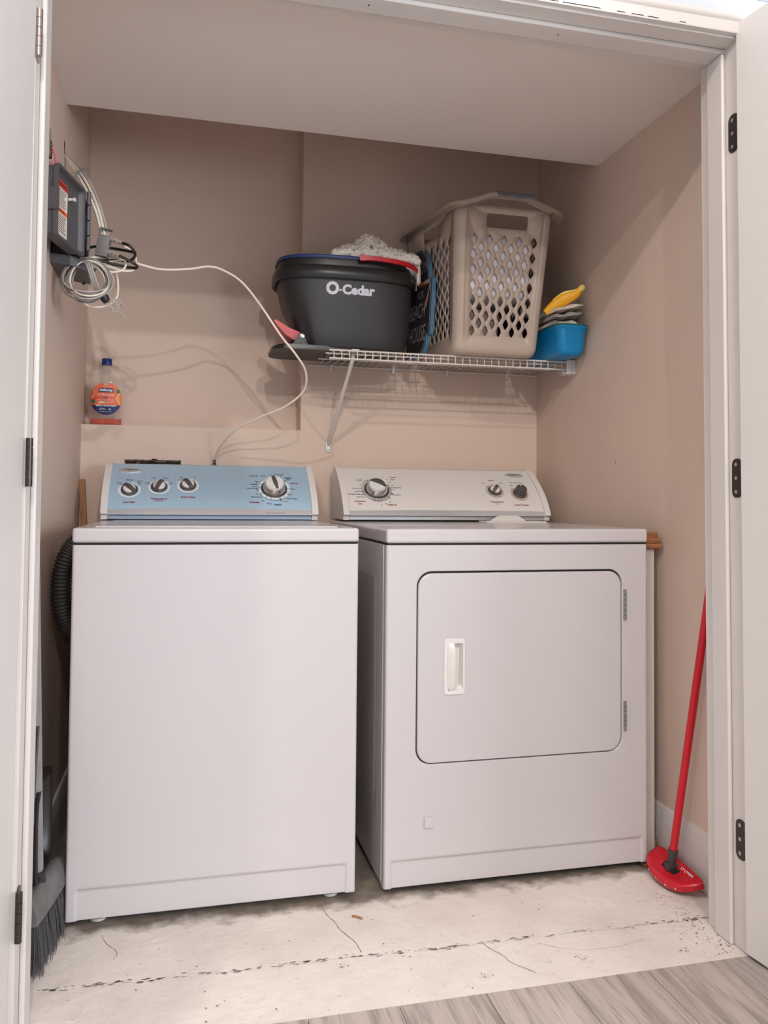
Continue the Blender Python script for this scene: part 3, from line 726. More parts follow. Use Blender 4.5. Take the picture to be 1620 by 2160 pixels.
eb = MB(); eb.box((1.548, SY-.010, SZ-.046), (1.578, SY-.0065, SZ+.004), .002, 2); eb.box((1.577, SY-.010, SZ-.046), (XR, SY+.05, SZ+.006), .002, 2); eb.box((1.536, SY-.009, SZ-.046), (1.578, SY+.03, SZ-.042), .001, 1); eb.box((1.536, SY-.009, SZ-.046), (1.5385, SY+.03, SZ-.036), .0008, 1)
obj('end_bracket', eb, 'clip_white', ws)
br = MB(); br.tube([(.793, SY+.035, SZ-.004), (.793, SY+.033, SZ-.018), (.762, -.022, 1.222), (.760, -.008, 1.206)], [.005, .0068, .0068, .005], 10)
bo = obj('support_brace', br, 'wire_white', ws)
m = MB(); m.box((.750, -.005, 1.178), (.770, -.0005, 1.216), .002, 2); obj('brace_foot', m, 'clip_white', bo)
m = MB(); m.lathe([(.0055, 0), (.0045, .002), (.0018, .0022), (.0016, .001)], 14, frame((.760, -.005, 1.190), (1, 0, 0), (0, 0, 1))); obj('screw', m, 'screw', bo)
m = MB(); m.box((.780, SY-.004, SZ-.002), (.806, SY+.04, SZ+.003), .001, 1); obj('brace_hook', m, 'wire_white', bo)
for x in (.765, 1.0, 1.21, 1.45):
    m = MB(); m.box((x-.006, -.022, SZ-.022), (x+.006, -.0005, SZ+.001), .004, 2); m.tube([(x, -.016, SZ-.024), (x, -.016, SZ-.012)], .006, 10); obj('wall_clip', m, 'clip_white', ws)

# ================================================================== mop bucket
bk = thing('mop_bucket', 'black spin-mop bucket with a red carry handle and foot pedal, on the wire shelf', 'bucket', (.80, -.175, SZ))
def sell(cx, cy, a, b, n, z, N=64, e=.55, lf=None):
    out = []
    for i in range(N):
        t = 2*PI*i/N; c = math.cos(t); s_ = math.sin(t)
        out.append(Vector((cx+a*math.copysign(abs(c)**e, c), cy+b*math.copysign(abs(s_)**e, s_), z)))
    return out
def bsec(z):
    t = (z-1.506)/(1.745-1.506); t = max(0, min(1, t))
    return (.800-.021*t, -.175, .178+.056*t**.55, .112+.028*t, .52+.10*t)
rings = []
for z in (1.506, 1.509, 1.516, 1.56, 1.60, 1.64, 1.68, 1.72, 1.748):
    cx, cy, a, b, e = bsec(z); sh_ = .006 if z == 1.506 else (.002 if z == 1.509 else 0)
    rg = sell(cx, cy, a-sh_, b-sh_, 4, z, 64, e)
    for p in rg:                                    # hollow for the pedal on the left end
        if p.x < cx-a*.72 and z < 1.655:
            kx = min(1, (1.655-z)/.05)*min(1, (cx-a*.72-p.x)/.02); p.x += .013*kx
    rings.append(rg)
mb = MB(); mb.loft(rings); body = obj('bucket_body', mb, 'bucket_black', bk, ang=50)
cx, cy, a, b, e = bsec(1.745)
def rr_(k, z, e_=.66): return sell(cx, cy, a+k, b+k, 4, z, 64, e_)
mb = MB(); mb.loft([rr_(.001, 1.735), rr_(.011, 1.733), rr_(.014, 1.738), rr_(.013, 1.768), rr_(.008, 1.776), rr_(-.004, 1.777), rr_(-.006, 1.74)], False, False); obj('rim', mb, 'bucket_black_gloss', bk, ang=50)
mb = MB(); mb.loft([rr_(-.002, 1.772), rr_(.000, 1.790), rr_(-.002, 1.806), rr_(-.012, 1.808), rr_(-.016, 1.78)], False, False); obj('inner_collar', mb, 'black_plastic', bk, ang=50)
mb = MB(); mb.loft([rr_(.001, 1.801), rr_(.003, 1.806), rr_(.001, 1.8125), rr_(-.014, 1.813), rr_(-.05, 1.80), rr_(-.10, 1.77)], False, True); obj('blue_insert', mb, 'insert_blue', bk, ang=50)
mb = MB()
def onfront(x, z):
    cx, cy, a, b, e = bsec(z); t = max(-.98, min(.98, (x-cx)/a)); c = abs(t)**(1/e); s_ = math.sqrt(max(0, 1-c*c))
    return (x, cy-b*s_**e-.0009, z)
textmesh(mb, 'O', .054, None, bold=.05, fn=lambda u, v: onfront(.716+u*.96, 1.701+v))
textmesh(mb, '-', .040, None, bold=.03, fn=lambda u, v: onfront(.7425+u*.7, 1.701+v))
textmesh(mb, 'Cedar', .042, None, bold=.05, wscale=1.02, fn=lambda u, v: onfront(.803+u, 1.6995+v))
obj('brand_lettering', mb, 'logo_grey', body, smooth=False)
mb = MB(); hp = spline([(.800, -.335, 1.803), (.86, -.338, 1.803), (.94, -.332, 1.798), (.995, -.300, 1.793), (1.034, -.235, 1.786), (1.038, -.165, 1.778), (1.012, -.095, 1.775), (.96, -.035, 1.79), (.88, -.02, 1.80), (.80, -.02, 1.803)], 8)
rg = []
for i, p in enumerate(hp):
    t = (hp[min(i+1, len(hp)-1)]-hp[max(i-1, 0)]).normalized(); nn = Vector((t.y, -t.x, 0)).normalized()
    hw = .0085+.004*max(0, 1-i/6)+.004*max(0, 1-(len(hp)-1-i)/6)
    if i == 0 or i == len(hp)-1: hw *= .55
    rg.append([p+Vector((0, 0, hw)), p+nn*.004+Vector((0, 0, hw*.8)), p+nn*.004-Vector((0, 0, hw*.8)), p-Vector((0, 0, hw)), p-nn*.003])
mb.loft(rg); obj('carry_handle', mb, 'red_plastic', bk, ang=50)
# base plate and pedal
mb = MB(); out = rrect(.527, -.285, .86, -.065, .05, 8)
mb.loft([[(u, v, 1.5) for u, v in out], [(u-.002, v, 1.509) for u, v in out], [(u+.008 if u < .7 else u, v, 1.5155) for u, v in out]]); ba = obj('base_plate', mb, 'black_plastic', bk, ang=40)
for y in (-.262, -.17):
    mb = MB(); tri = [(.588, 1.514), (.645, 1.514), (.632, 1.548), (.624, 1.558), (.612, 1.556)]
    mb.loft([[(u, y, v) for u, v in tri], [(u, y+.012, v) for u, v in tri]]); obj('pedal_bracket', mb, 'bucket_black', bk, ang=30)
mb = MB()
for r_ in range(4):
    for q in range(4):
        x = .602+q*.0095+(r_ % 2)*.0047; z = 1.519+r_*.0085
        if x < .636-(r_*.001): mb.lathe([(.0038, 0), (.0038, .0008)], 6, frame((x, -.262, z), (1, 0, 0), (0, 0, 1)))
obj('honeycomb', mb, 'bucket_black_gloss', bk)
mb = MB(); mb.lathe([(.0075, 0), (.0075, .002), (.005, .0025), (.004, .0012), (.003, .0022)], 18, frame((.6235, -.263, 1.548), (1, 0, 0), (0, 0, 1))); obj('screw', mb, 'chrome', bk)
mb = MB(); sd = [(.530, 1.598), (.538, 1.600), (.580, 1.576), (.618, 1.562), (.618, 1.548), (.596, 1.536), (.57, 1.552), (.538, 1.586)]
mb.loft([[(u, -.250, v) for u, v in sd], [(u, -.245, v+.001) for u, v in sd], [(u, -.165, v+.001) for u, v in sd], [(u, -.16, v) for u, v in sd]]); obj('foot_pedal', mb, 'red_plastic', bk, ang=30)
# mop head laid on the bucket
mb = MB(); rm = random.Random(11); ico = bmesh.new(); bmesh.ops.create_icosphere(ico, subdivisions=1, radius=1); iv = [v.co.copy() for v in ico.verts]; ifc = [[v.index for v in f.verts] for f in ico.faces]; ico.free()
def hmop(x):
    pts = [(.725, .030), (.76, .052), (.80, .062), (.845, .102), (.885, .092), (.92, .060), (.97, .050), (1.005, .044), (1.02, .020)]
    for (a_, h1), (b_, h2) in zip(pts, pts[1:]):
        if a_ <= x <= b_: return h1+(h2-h1)*(x-a_)/(b_-a_)
    return 0
ic2 = bmesh.new(); bmesh.ops.create_icosphere(ic2, subdivisions=2, radius=1); iv2 = [v.co.copy() for v in ic2.verts]; if2 = [[v.index for v in f.verts] for f in ic2.faces]; ic2.free()
for i in range(520):
    x = rm.uniform(.726, 1.018); q = rm.uniform(-1.5, .7); y = -.195+.098*math.sin(q); up = max(.0, math.cos(q))
    z = 1.812+hmop(x)*(.04+1.0*up)*rm.uniform(.88, 1.0)
    r_ = rm.uniform(.0080, .0112); d = Vector((rm.gauss(0, .4), -math.cos(q)*.2-.5+rm.gauss(0, .3), up+rm.gauss(0, .3))).normalized()
    Mm = along((x, y, z), Vector((x, y, z))+d)
    mb.add([Vector((v.x*r_, v.y*r_, v.z*r_*1.35)) for v in iv2], if2, Mm)
for k in range(10):
    x = .745+k*.029; mb.add([Vector((v.x*.028+x, v.y*.088-.195, v.z*max(.010, hmop(x)*.74)+1.806)) for v in iv2], if2)
for i in range(16):                                  # yarn hanging over the right end
    x = 1.012+rm.uniform(-.006, .008); y = -.27+rm.random()*.08; z0_ = 1.83
    mb.tube([(x-.01, y, z0_), (x+.006, y, z0_-.02), (x+.008, y+.002, z0_-.045-rm.random()*.045)], [.005, .0065, .006], 6)
tag(obj('yarn_mop', mb, 'yarn', ang=180), 'white looped-yarn mop head lying on top of the black bucket', 'mop')

# ================================================================== welcome sign
sg = thing('wooden_plaque', 'dark chalkboard-look welcome plaque with blue edges, between bucket and laundry basket', 'sign', (1.05, -.17, SZ))
sA = Vector((1.022, -.050, SZ+.002)); sB = Vector((1.068, -.290, SZ+.002)); su = (sB-sA).normalized(); SW = (sB-sA).length
lean = Vector((.04, 0, .997)).normalized(); sn = su.cross(lean).normalized()
if sn.x > 0: sn = -sn
def sp(u, v, d=0): return tuple(sA+su*(u*SW)+lean*v+sn*d)
H1 = .392
outl = [(.20, .0), (.35, .0)]
half = [(.5, 0), (.68, .004), (.80, .018), (.88, .045), (.90, .072), (.995, .074), (1.0, .08), (1.0, .262), (.995, .268), (.90, .270), (.885, .30), (.84, .335), (.77, .362), (.68, .381), (.58, .390), (.5, .392)]
outl = half+[(1-u, v) for u, v in reversed(half[1:-1])]
mb = MB(); mb.loft([[sp(u, v, 0) for u, v in outl], [sp(u, v, .014) for u, v in outl]]); obj('board', mb, 'sign_blue', sg, ang=30)
mb = MB(); ins = [(.5+(u-.5)*.955, .196+(v-.196)*.972) for u, v in outl]; mb.loft([[sp(u, v, .0139) for u, v in ins], [sp(u, v, .0146) for u, v in ins]]); pl = obj('painted_face', mb, 'sign_black', sg, smooth=False)
mb = MB(); P = [sp(.5+(u-.5)*.93, .196+(v-.196)*.955, .0148) for u, v in outl]; mb.tube(P, .0006, 4, closed=True); obj('chalk_border', mb, 'chalk_dim', pl)
def sft(u0, v0, sl=0): return lambda u, v: sp(u0+u/SW, v0+v, .0152)
for tx_, sz_, ws_, fn_ in (('WELCOME', .070, .50, lambda u, v: sp(.56+u/SW, .318+v*(1.05-.35*(abs(u)/(SW*.4))), .0152)), ('FOR', .040, .62, sft(.66, .222)), ('BEACH', .074, .52, sft(.58, .165)), ('HOUSE', .080, .50, sft(.60, .083))):
    mb = MB(); textmesh(mb, tx_, sz_, None, wscale=ws_, fn=fn_); obj('chalk_lettering', mb, 'chalk_dim', pl, smooth=False)
rs = random.Random(4)
for mname, us in (('sign_yellow', (.22, .30, .62, .70, .78)), ('red_plastic', (.26, .48, .66, .74)), ('chalk', (.40, .44, .84, .90))):
    m = MB()
    for u in us: m.loft([[sp(u-.022, .255, .0148), sp(u+.018, .255, .0148), sp(u+.018, .268, .0148), sp(u-.022, .268, .0148)], [sp(u-.022, .255, .0153), sp(u+.018, .255, .0153), sp(u+.018, .268, .0153), sp(u-.022, .268, .0153)]])
    obj('coloured_lettering', m, mname, pl, smooth=False)
m = MB()
m.loft([[sp(.18+.085*math.cos(t), .055+.03*math.sin(t), .0148) for t in [2*PI*i/18 for i in range(18)]], [sp(.18+.085*math.cos(t), .055+.03*math.sin(t), .0153) for t in [2*PI*i/18 for i in range(18)]]])
sw = [(.93, .26), (.96, .25), (.90, .205), (.86, .175), (.78, .155), (.84, .20), (.90, .225)]
m.loft([[sp(u, v, .0148) for u, v in sw], [sp(u, v, .0153) for u, v in sw]]); obj('painted_motif', m, 'sign_tan', pl, smooth=False)

# ================================================================== laundry basket
lb = thing('laundry_basket', 'tall beige plastic laundry basket with diamond-shaped holes, full of laundry on the shelf', 'basket', (1.28, -.21, SZ))
BZ0, BZ1 = SZ+.001, 1.985
def bplan(t):
    """corner positions of the trapezoid plan at height t: near-left, near-right, far-right, far-left"""
    cx = 1.272+.010*t
    nw = .150+.022*t; fw = .175+.070*t; fr_ = .150+.030*t
    return [(cx-nw, -.365-.060*t), (cx+nw, -.365-.060*t), (cx+fr_, -.045+.022*t), (cx-fw, -.045+.022*t)]
def rounded(poly, r, n=5):
    out = []; N = len(poly)
    for i in range(N):
        p = Vector(poly[i]); a = (Vector(poly[i-1])-p).normalized(); b = (Vector(poly[(i+1) % N])-p).normalized()
        A = p+a*r; Bq = p+b*r
        for k in range(n+1):
            s_ = k/n; out.append(tuple((A*(1-s_)+p*s_)*(1-s_)+(p*(1-s_)+Bq*s_)*s_))
    return out
RC = .034
def edge(i, t):
    """straight part of side i (corner i to i+1) at height t"""
    q = bplan(t); a = Vector(q[i]); b = Vector(q[(i+1) % 4]); d = (b-a).normalized(); return a+d*RC, b-d*RC
mb = MB()
def zt(t): return BZ0+(BZ1-BZ0)*t
TS = [.055+.945*i/10 for i in range(11)]
nC = 6
for ci in range(4):                                  # rounded corners
    cols = []
    for k in range(nC+1):
        col = []
        for t in TS:
            q = bplan(t); col.append(tuple(rounded(q, RC, nC)[ci*(nC+1)+k])+(zt(t),))
        cols.append(col)
    mb.loft(cols, False, False, closed=False)
def diamond(cu, cv, w, h_):
    pts = []
    for k, (a, b_) in enumerate(((w, 0), (0, h_), (-w, 0), (0, -h_))):
        nxt = ((w, 0), (0, h_), (-w, 0), (0, -h_))[(k+1) % 4]
        for q in (0, .35, .65):
            x = a+(nxt[0]-a)*q; y = b_+(nxt[1]-b_)*q; bul = 1+.12*math.sin(PI*q); pts.append((cu+x*bul, cv+y*bul))
    return pts
def side(i, ncol, holes=True, handle=True):
    L0 = (edge(i, .5)[1]-edge(i, .5)[0]).length
    fn = lambda u, v: (lambda ab: tuple(ab[0]+(ab[1]-ab[0])*u)+(zt(v),))(edge(i, v))
    hs = []
    if holes:
        du = 1.0/ncol
        for r_ in range(13):
            nc = ncol if r_ % 2 == 0 else ncol-1; v = .775-r_*.0515
            for c_ in range(nc):
                u = du*(c_+.5+(0 if r_ % 2 == 0 else .5)); hs.append(diamond(u, v, .0108/L0, .038))
    if handle: hs.append(rrect(.25, .856, .79, .950, .02, 3) if i == 0 else rrect(.34, .862, .70, .94, .02, 3))
    mb.holed([(0, .055), (1, .055), (1, 1), (0, 1)], hs, fn)
side(0, 5); side(3, 7); side(1, 7, handle=True); side(2, 6, holes=False, handle=False)
# rounded foot and floor
def ringat(t, ins, z): return [(u, v, z) for u, v in rounded([(cx_+(1.275-cx_)*ins, cy_+(-.2-cy_)*ins) for cx_, cy_ in bplan(t)], RC, nC)]
mb.loft([ringat(.055, 0, zt(.055)), ringat(.03, .02, zt(.03)), ringat(.012, .05, zt(.012)), ringat(0, .11, BZ0)], False, True)
bb_ = obj('basket_body', mb, 'basket_plastic', lb, ang=50)
sm_ = bb_.modifiers.new('thick', 'SOLIDIFY'); sm_.thickness = .003; sm_.offset = -1
# rim with raised grips
def rimring(k, dz):
    q = bplan(1); out = []
    cx_ = sum(p[0] for p in q)/4; cy_ = sum(p[1] for p in q)/4
    ex = []
    for i, (x, y) in enumerate(q): ex.append((x+(-1 if i in (0, 3) else 1)*k, y+(-1 if i in (0, 1) else .3)*k))
    # denser outline: corners, plus points along the near grip
    p = rounded(ex, RC+k, 8)
    dense = []
    for i in range(len(p)):
        a = Vector(p[i]); b = Vector(p[(i+1) % len(p)]); m = 1 if (b-a).length < .03 else 8
        for j in range(m): dense.append(tuple(a+(b-a)*(j/m)))
    for (x, y) in dense:
        hump = 0
        if y < -.36: hump = .042*max(0, 1-((abs(x-1.285)-.06)/.10 if abs(x-1.285) > .06 else 0))
        out.append((x, y-(.006 if hump > .03 else 0), BZ1+dz+hump*.85))
    return out
mb = MB(); mb.loft([rimring(.0, -.012), rimring(.0, .0), rimring(.004, .004), rimring(.020, .004), rimring(.030, -.001), rimring(.036, -.016), rimring(.033, -.016), rimring(.028, -.004), rimring(.018, .0005), rimring(.004, 0)], False, False)
obj('rim', mb, 'basket_plastic', lb, ang=60)
mb = MB(); rg = []
for i in range(13):
    x = 1.238+(1.372-1.238)*i/12-.002; z = BZ1+.0365; y = -.437
    rg.append([(x, y+.006, z+.006), (x, y-.014, z+.0065), (x, y-.027, z+.001), (x, y-.033, z-.014), (x, y-.029, z-.018), (x, y-.02, z-.004)])
mb.loft(rg); obj('soft_grip', mb, 'grip_grey', lb, ang=50)
# its contents
def stuffing(name, m, t0, t1, u0, u1, label, seed, amp=.006):
    """cloth pressed against the basket walls between heights t0 and t1"""
    r_ = random.Random(seed); ph = [(r_.uniform(10, 60), r_.uniform(10, 60), r_.uniform(10, 60), r_.uniform(0, 6)) for _ in range(8)]
    rings = []; n = 12
    for i in range(n+1):
        t = t0+(t1-t0)*i/n; q = bplan(t); e_ = i/n
        k = .965*(1-.5*max(0, (e_-.8)/.2)**2)*(1-.35*max(0, (.1-e_)/.1)**2)
        def mixx(a, b, f): return (a[0]+(b[0]-a[0])*f, a[1]+(b[1]-a[1])*f)
        poly = [mixx(q[0], q[1], u0), mixx(q[0], q[1], u1), mixx(q[3], q[2], u1), mixx(q[3], q[2], u0)]
        cx_ = sum(p[0] for p in poly)/4; cy_ = sum(p[1] for p in poly)/4
        poly = [(cx_+(x-cx_)*k, cy_+(y-cy_)*k) for x, y in poly]
        pts = rounded(poly, .035, 6); dense = []
        for j in range(len(pts)):
            A = Vector(pts[j]); B2 = Vector(pts[(j+1) % len(pts)]); m_ = 1 if (B2-A).length < .03 else 8
            dense += [A+(B2-A)*(h/m_) for h in range(m_)]
        rg = []
        for p in dense:
            w_ = sum(math.sin(a*p.x+b*p.y+c*zt(t)+d) for a, b, c, d in ph)/8
            dv_ = (Vector((cx_, cy_))-p).normalized(); pp_ = p+dv_*amp*(.8+w_); rg.append((pp_.x, pp_.y, zt(t)+amp*1.2*w_))
        rings.append(rg)
    mb = MB(); mb.loft(rings); return tag(obj(name, mb, m, ang=180), label, 'laundry')
stuffing('folded_sheet', 'cloth_white', .36, .90, .02, .86, 'white crumpled bed sheet filling the upper part of the beige laundry basket', 2)
stuffing('bath_towel', 'towel_grey', .03, .345, .02, .55, 'grey fluffy towel at the bottom left of the beige laundry basket', 5, .004)
stuffing('dark_garment', 'cloth_navy', .03, .345, .57, .97, 'dark navy garment at the bottom right of the beige laundry basket', 8, .004)

# ================================================================== blue bin with bags on it
bn = thing('plastic_bin', 'bright blue plastic storage bin in the right corner of the wire shelf', 'bin', (1.515, -.30, SZ))
Mb = Matrix.Translation((1.512, -.302, 0)) @ Matrix.Rotation(R(3), 4, 'Z')
def bring(hx, hy, z, r_=.028): return [Mb @ Vector((u, v, z)) for u, v in rrect(-hx, -hy, hx, hy, r_, 6)]
mb = MB(); mb.loft([bring(.036, .126, SZ+.001, .02), bring(.042, .132, SZ+.004), bring(.048, .138, SZ+.018), bring(.053, .143, SZ+.088), bring(.0575, .1475, SZ+.092), bring(.0585, .1485, SZ+.100), bring(.0555, .1455, SZ+.101), bring(.050, .140, SZ+.088), bring(.044, .134, SZ+.02)], True, True); obj('bin_body', mb, 'bin_blue', bn, ang=50)
mb = MB(); mb.loft([bring(.0555, .1455, SZ+.1012), bring(.058, .148, SZ+.1022), bring(.0575, .1475, SZ+.1045), bring(.053, .143, SZ+.105)]); obj('bin_lid', mb, 'lid_green', bn, ang=50)
def bag(name, m, cx, cy, z, hx, hy, th, rot, tilt, seed, label):
    r_ = random.Random(seed); bm = bmesh.new(); bmesh.ops.create_grid(bm, x_segments=26, y_segments=26, size=1)
    Mx = Matrix.Translation((cx, cy, z)) @ Matrix.Rotation(R(rot), 4, 'Z') @ Matrix.Rotation(R(tilt), 4, 'Y')
    ph = [(r_.uniform(-9, 9), r_.uniform(-4, 4), r_.uniform(0, 6)) for _ in range(7)]
    top = {}
    mb = MB(); n = 27
    def f(u, v, sg):
        edge_ = (1-abs(u)**6)*(1-abs(v)**6); wv = sum(math.sin(a*u+b*v+c) for a, b, c in ph)/7
        return Mx @ Vector((u*hx*(1+.06*math.sin(5*v+seed)), v*hy*(1+.05*math.sin(4*u)), (th*.5*edge_**.5+.0008)*(1+sg)*.5*(1+.35*wv)+.009*wv*max(0, abs(u)-.2)+.004*math.sin(7*u+3*v+seed)*edge_))
    us = [-1+2*i/26 for i in range(27)]
    mb.grid(us, us, lambda u, v: f(u, v, 1)); mb.grid(us, us, lambda u, v: f(u, v, -1) - Vector((0, 0, .001)))
    bm.free(); return tag(obj(name, mb, m, ang=55), label, 'bag')
bag('folded_bag', 'bag_white', 1.498, -.345, SZ+.1065, .048, .085, .028, 4, 0, 1, 'cream folded bags lying directly on the blue bin, lowest of the pile')
bag('plastic_bag', 'bag_grey', 1.510, -.345, SZ+.132, .058, .088, .032, -4, -7, 2, 'grey crumpled plastic bag in the middle of the pile on the blue bin')
bag('plastic_bag', 'bag_white', 1.510, -.345, SZ+.160, .062, .085, .030, 2, -13, 3, 'white crumpled plastic bag with a red print, topmost on the blue bin')
mb = MB(); mb.box((-.016, -.02, 0), (.016, .02, .0012), .0005, 1, Matrix.Translation((1.548, -.36, SZ+.1845)) @ Matrix.Rotation(R(-14), 4, 'Y')); o = obj('red_print', mb, 'red_plastic'); o.parent = [q for q in bpy.data.objects if q.get('label', '').startswith('white crumpled plastic')][0]
mb = MB(); mb.box((1.530, -.255, SZ+.106), (1.566, -.18, SZ+.134), .003, 2); tag(obj('black_case', mb, 'black_plastic'), 'small black case on the blue bin behind the bags', 'case')
# yellow handled brush
yb = thing('yellow_handle', 'yellow plastic tool handle sticking up out of the bags on the blue bin', 'handle', (1.46, -.39, SZ+.15))
A_ = Vector((1.440, -.385, SZ+.150)); Bp = Vector((1.552, -.43, SZ+.232)); dA = Bp-A_
mb = MB(); rg = []
cp = spline([A_, A_+dA*.3+Vector((0, 0, .004)), A_+dA*.6+Vector((0, 0, .002)), A_+dA*.85-Vector((0, 0, .006)), Bp], 5)
for i, p in enumerate(cp):
    t = i/(len(cp)-1); rv = .011+.011*math.sin(PI*min(1, t*1.15))**1.2; d = (cp[min(i+1, len(cp)-1)]-cp[max(i-1, 0)]).normalized(); u = d.cross(Vector((0, 1, 0))).normalized(); w_ = d.cross(u)
    rg.append([p+u*rv*math.cos(2*PI*k/14)+w_*rv*.6*math.sin(2*PI*k/14) for k in range(14)])
mb.loft(rg); obj('grip', mb, 'yellow', yb, ang=60)
mb = MB(); rg = []
for i, p in enumerate(cp[5:-3]):
    t = i/(len(cp[5:-3])-1); d = dA.normalized(); u = d.cross(Vector((0, 1, 0))).normalized()
    if u.z < 0: u = -u
    w_ = d.cross(u); hw = .009*math.sin(PI*(.08+.84*t)); rr2 = .011+.011*math.sin(PI*min(1, (i+5)/(len(cp)-1)*1.15))**1.2
    rg.append([p+u*rr2*.55+w_*hw, p+u*(rr2*1.03)+w_*hw*.6, p+u*(rr2*1.06), p+u*(rr2*1.03)-w_*hw*.6, p+u*rr2*.55-w_*hw])
mb.loft(rg); obj('pale_inlay', mb, 'yellow_pale', yb, ang=60)
mb = MB(); mb.lathe([(.007, 0), (.010, .004), (.0105, .014), (.008, .020), (.005, .0205)], 16, along(Bp-dA.normalized()*.010, Bp+dA)); obj('hanging_loop', mb, 'yellow_pale', yb)

# ================================================================== soap bottle on the ledge
so = thing('soap_bottle', 'nearly empty clear hand-soap refill bottle with a blue cap and coral label, on the ledge', 'bottle', (-.02, .050, ZL))
def oval(a, b, z, cx=-.0195, n=40): return [(cx+a*math.copysign(abs(math.cos(t))**.8, math.cos(t)), .050+b*math.copysign(abs(math.sin(t))**.8, math.sin(t)), z) for t in [2*PI*i/n for i in range(n)]]
pr = [(.050, .022, 0), (.054, .026, .004), (.055, .027, .02), (.060, .030, .05), (.0655, .033, .09), (.0665, .034, .12), (.063, .032, .15), (.053, .027, .178), (.038, .021, .197), (.023, .016, .206), (.0155, .0150, .210), (.0150, .0150, .216)]
mb = MB(); mb.loft([oval(a, b, ZL+.0005+z) for a, b, z in pr]); obj('bottle_body', mb, 'clear_plastic', so, ang=60)
mb = MB(); mb.loft([oval(a-.003, b-.003, ZL+.003+z) for a, b, z in pr[:3]]+[oval(.0535, .0255, ZL+.024)]); obj('liquid_soap', mb, 'soap_orange', so, ang=60)
mb = MB(); mb.lathe([(.0168, 0), (.0172, .001), (.0172, .020), (.0160, .0225), (.0001, .0228)], 28, Matrix.Translation((-.0195, .050, ZL+.2125))); 
for k in range(28): pass
obj('cap', mb, 'soap_blue', so)
def bz_ab(z):
    for (a, b, z0_), (a2, b2, z1_) in zip(pr, pr[1:]):
        if z0_ <= z <= z1_: t = (z-z0_)/(z1_-z0_); return a+(a2-a)*t, b+(b2-b)*t
    return pr[-1][:2]
def onb(u, z, off=.0012):
    u = u*1.21+.002; z = .092+(z-.083)*1.21
    a, b = bz_ab(z); c = max(-.999, min(.999, u/a)); ct = abs(c)**(1/.8); stn = math.sqrt(max(0, 1-ct*ct))
    return (-.0195+u, .050-b*stn**.8-off, ZL+z)
def patch(pts, m, off, parent, name):
    dn = []
    for i, (u, v) in enumerate(pts):
        u2_, v2_ = pts[(i+1) % len(pts)]; k_ = max(1, int(math.hypot(u2_-u, v2_-v)/.004))
        dn += [(u+(u2_-u)*j/k_, v+(v2_-v)*j/k_) for j in range(k_)]
    pts = dn
    mb = MB(); n = len(pts); cu = sum(p[0] for p in pts)/n; cv = sum(p[1] for p in pts)/n
    rings = [[onb(cu+(u-cu)*k, cv+(v-cv)*k, off) for u, v in pts] for k in (1, .75, .5, .25, .02)]
    mb.loft(rings, False, True); return obj(name, mb, m, parent, smooth=False)
LC = 0.0
lo_ = [(LC+.0435*math.cos(t)*(1 if True else 0), .083+.0465*math.sin(t)) for t in [2*PI*i/60 for i in range(60)]]
lbl = patch(lo_, 'label_coral', .0010, so, 'label')
def clip(poly, f): return [p for p in poly if f(p)]
patch([p for p in lo_ if p[1] <= .0665], 'label_navy', .0015, lbl, 'label_band')
def disc(cx_, cz_, r_, m, off, nm, a0=0, a1=360):
    pts = [(cx_+r_*math.cos(R(a0+(a1-a0)*i/30)), cz_+r_*math.sin(R(a0+(a1-a0)*i/30))) for i in range(30)]
    pts = [p for p in pts if ((p[0]-LC)/.0435)**2+((p[1]-.083)/.0465)**2 < .98 and p[1] > .067]
    if len(pts) > 3: patch(pts, m, off, lbl, nm)
disc(LC-.047, .099, .0165, 'citrus_rind', .0016, 'citrus_print'); disc(LC-.047, .099, .0145, 'citrus_pink', .0019, 'citrus_print')
disc(LC+.047, .084, .0190, 'citrus_rind', .0016, 'citrus_print'); disc(LC+.047, .084, .0168, 'citrus_orange', .0019, 'citrus_print'); disc(LC-.012, .061, .014, 'citrus_rind', .0016, 'citrus_print')
patch([(LC+.027, .108), (LC+.036, .110), (LC+.040, .102), (LC+.031, .099)], 'label_green', .0021, lbl, 'leaf_print'); patch([(LC-.041, .079), (LC-.028, .080), (LC-.030, .071), (LC-.036, .0672), (LC-.040, .069)], 'label_green', .0021, lbl, 'leaf_print')
patch(rrect(LC-.0205, .1005, LC+.0205, .1135, .002, 3), 'label_navy', .0017, lbl, 'name_plate')
patch(arc(LC-.001, .1285, .008, 180, 360, 12), 'dryer_ring', .0017, lbl, 'grey_tab')
patch([(LC+.0035*math.cos(R(a)), .0855+.0035*math.sin(R(a))) for a in range(0, 360, 20)], 'label_teal', .0017, lbl, 'emblem')
mb = MB()
for tx, u, z, s_, bo_ in (('Softsoap', 0, .1072, .0108, .02), ('ANTIBACTERIAL', 0, .0935, .0070, .0), ('ELIMINATES 99.9% OF BACTERIA*', 0, .0795, .0034, 0), ('ENRICHED WITH MOISTURIZERS', 0, .0755, .0034, 0), ('antibacterial hand soap', 0, .0715, .0034, 0), ('REFILL HAND SOAP', 0, .0625, .0066, .03), ('MORE 60%', -.010, .0545, .0034, 0), ('LESS PLASTIC', -.010, .0515, .0034, 0), ('5x', .011, .0525, .0065, .03), ('50 FL OZ (1.56 QT) 1.47 L', 0, .0455, .0032, 0)):
    textmesh(mb, tx, s_, None, bold=bo_, wscale=.96, fn=lambda a, b, u=u, z=z: onb(LC+u+a, z+b, .0026))
obj('label_lettering', mb, 'ink_white', lbl, smooth=False)

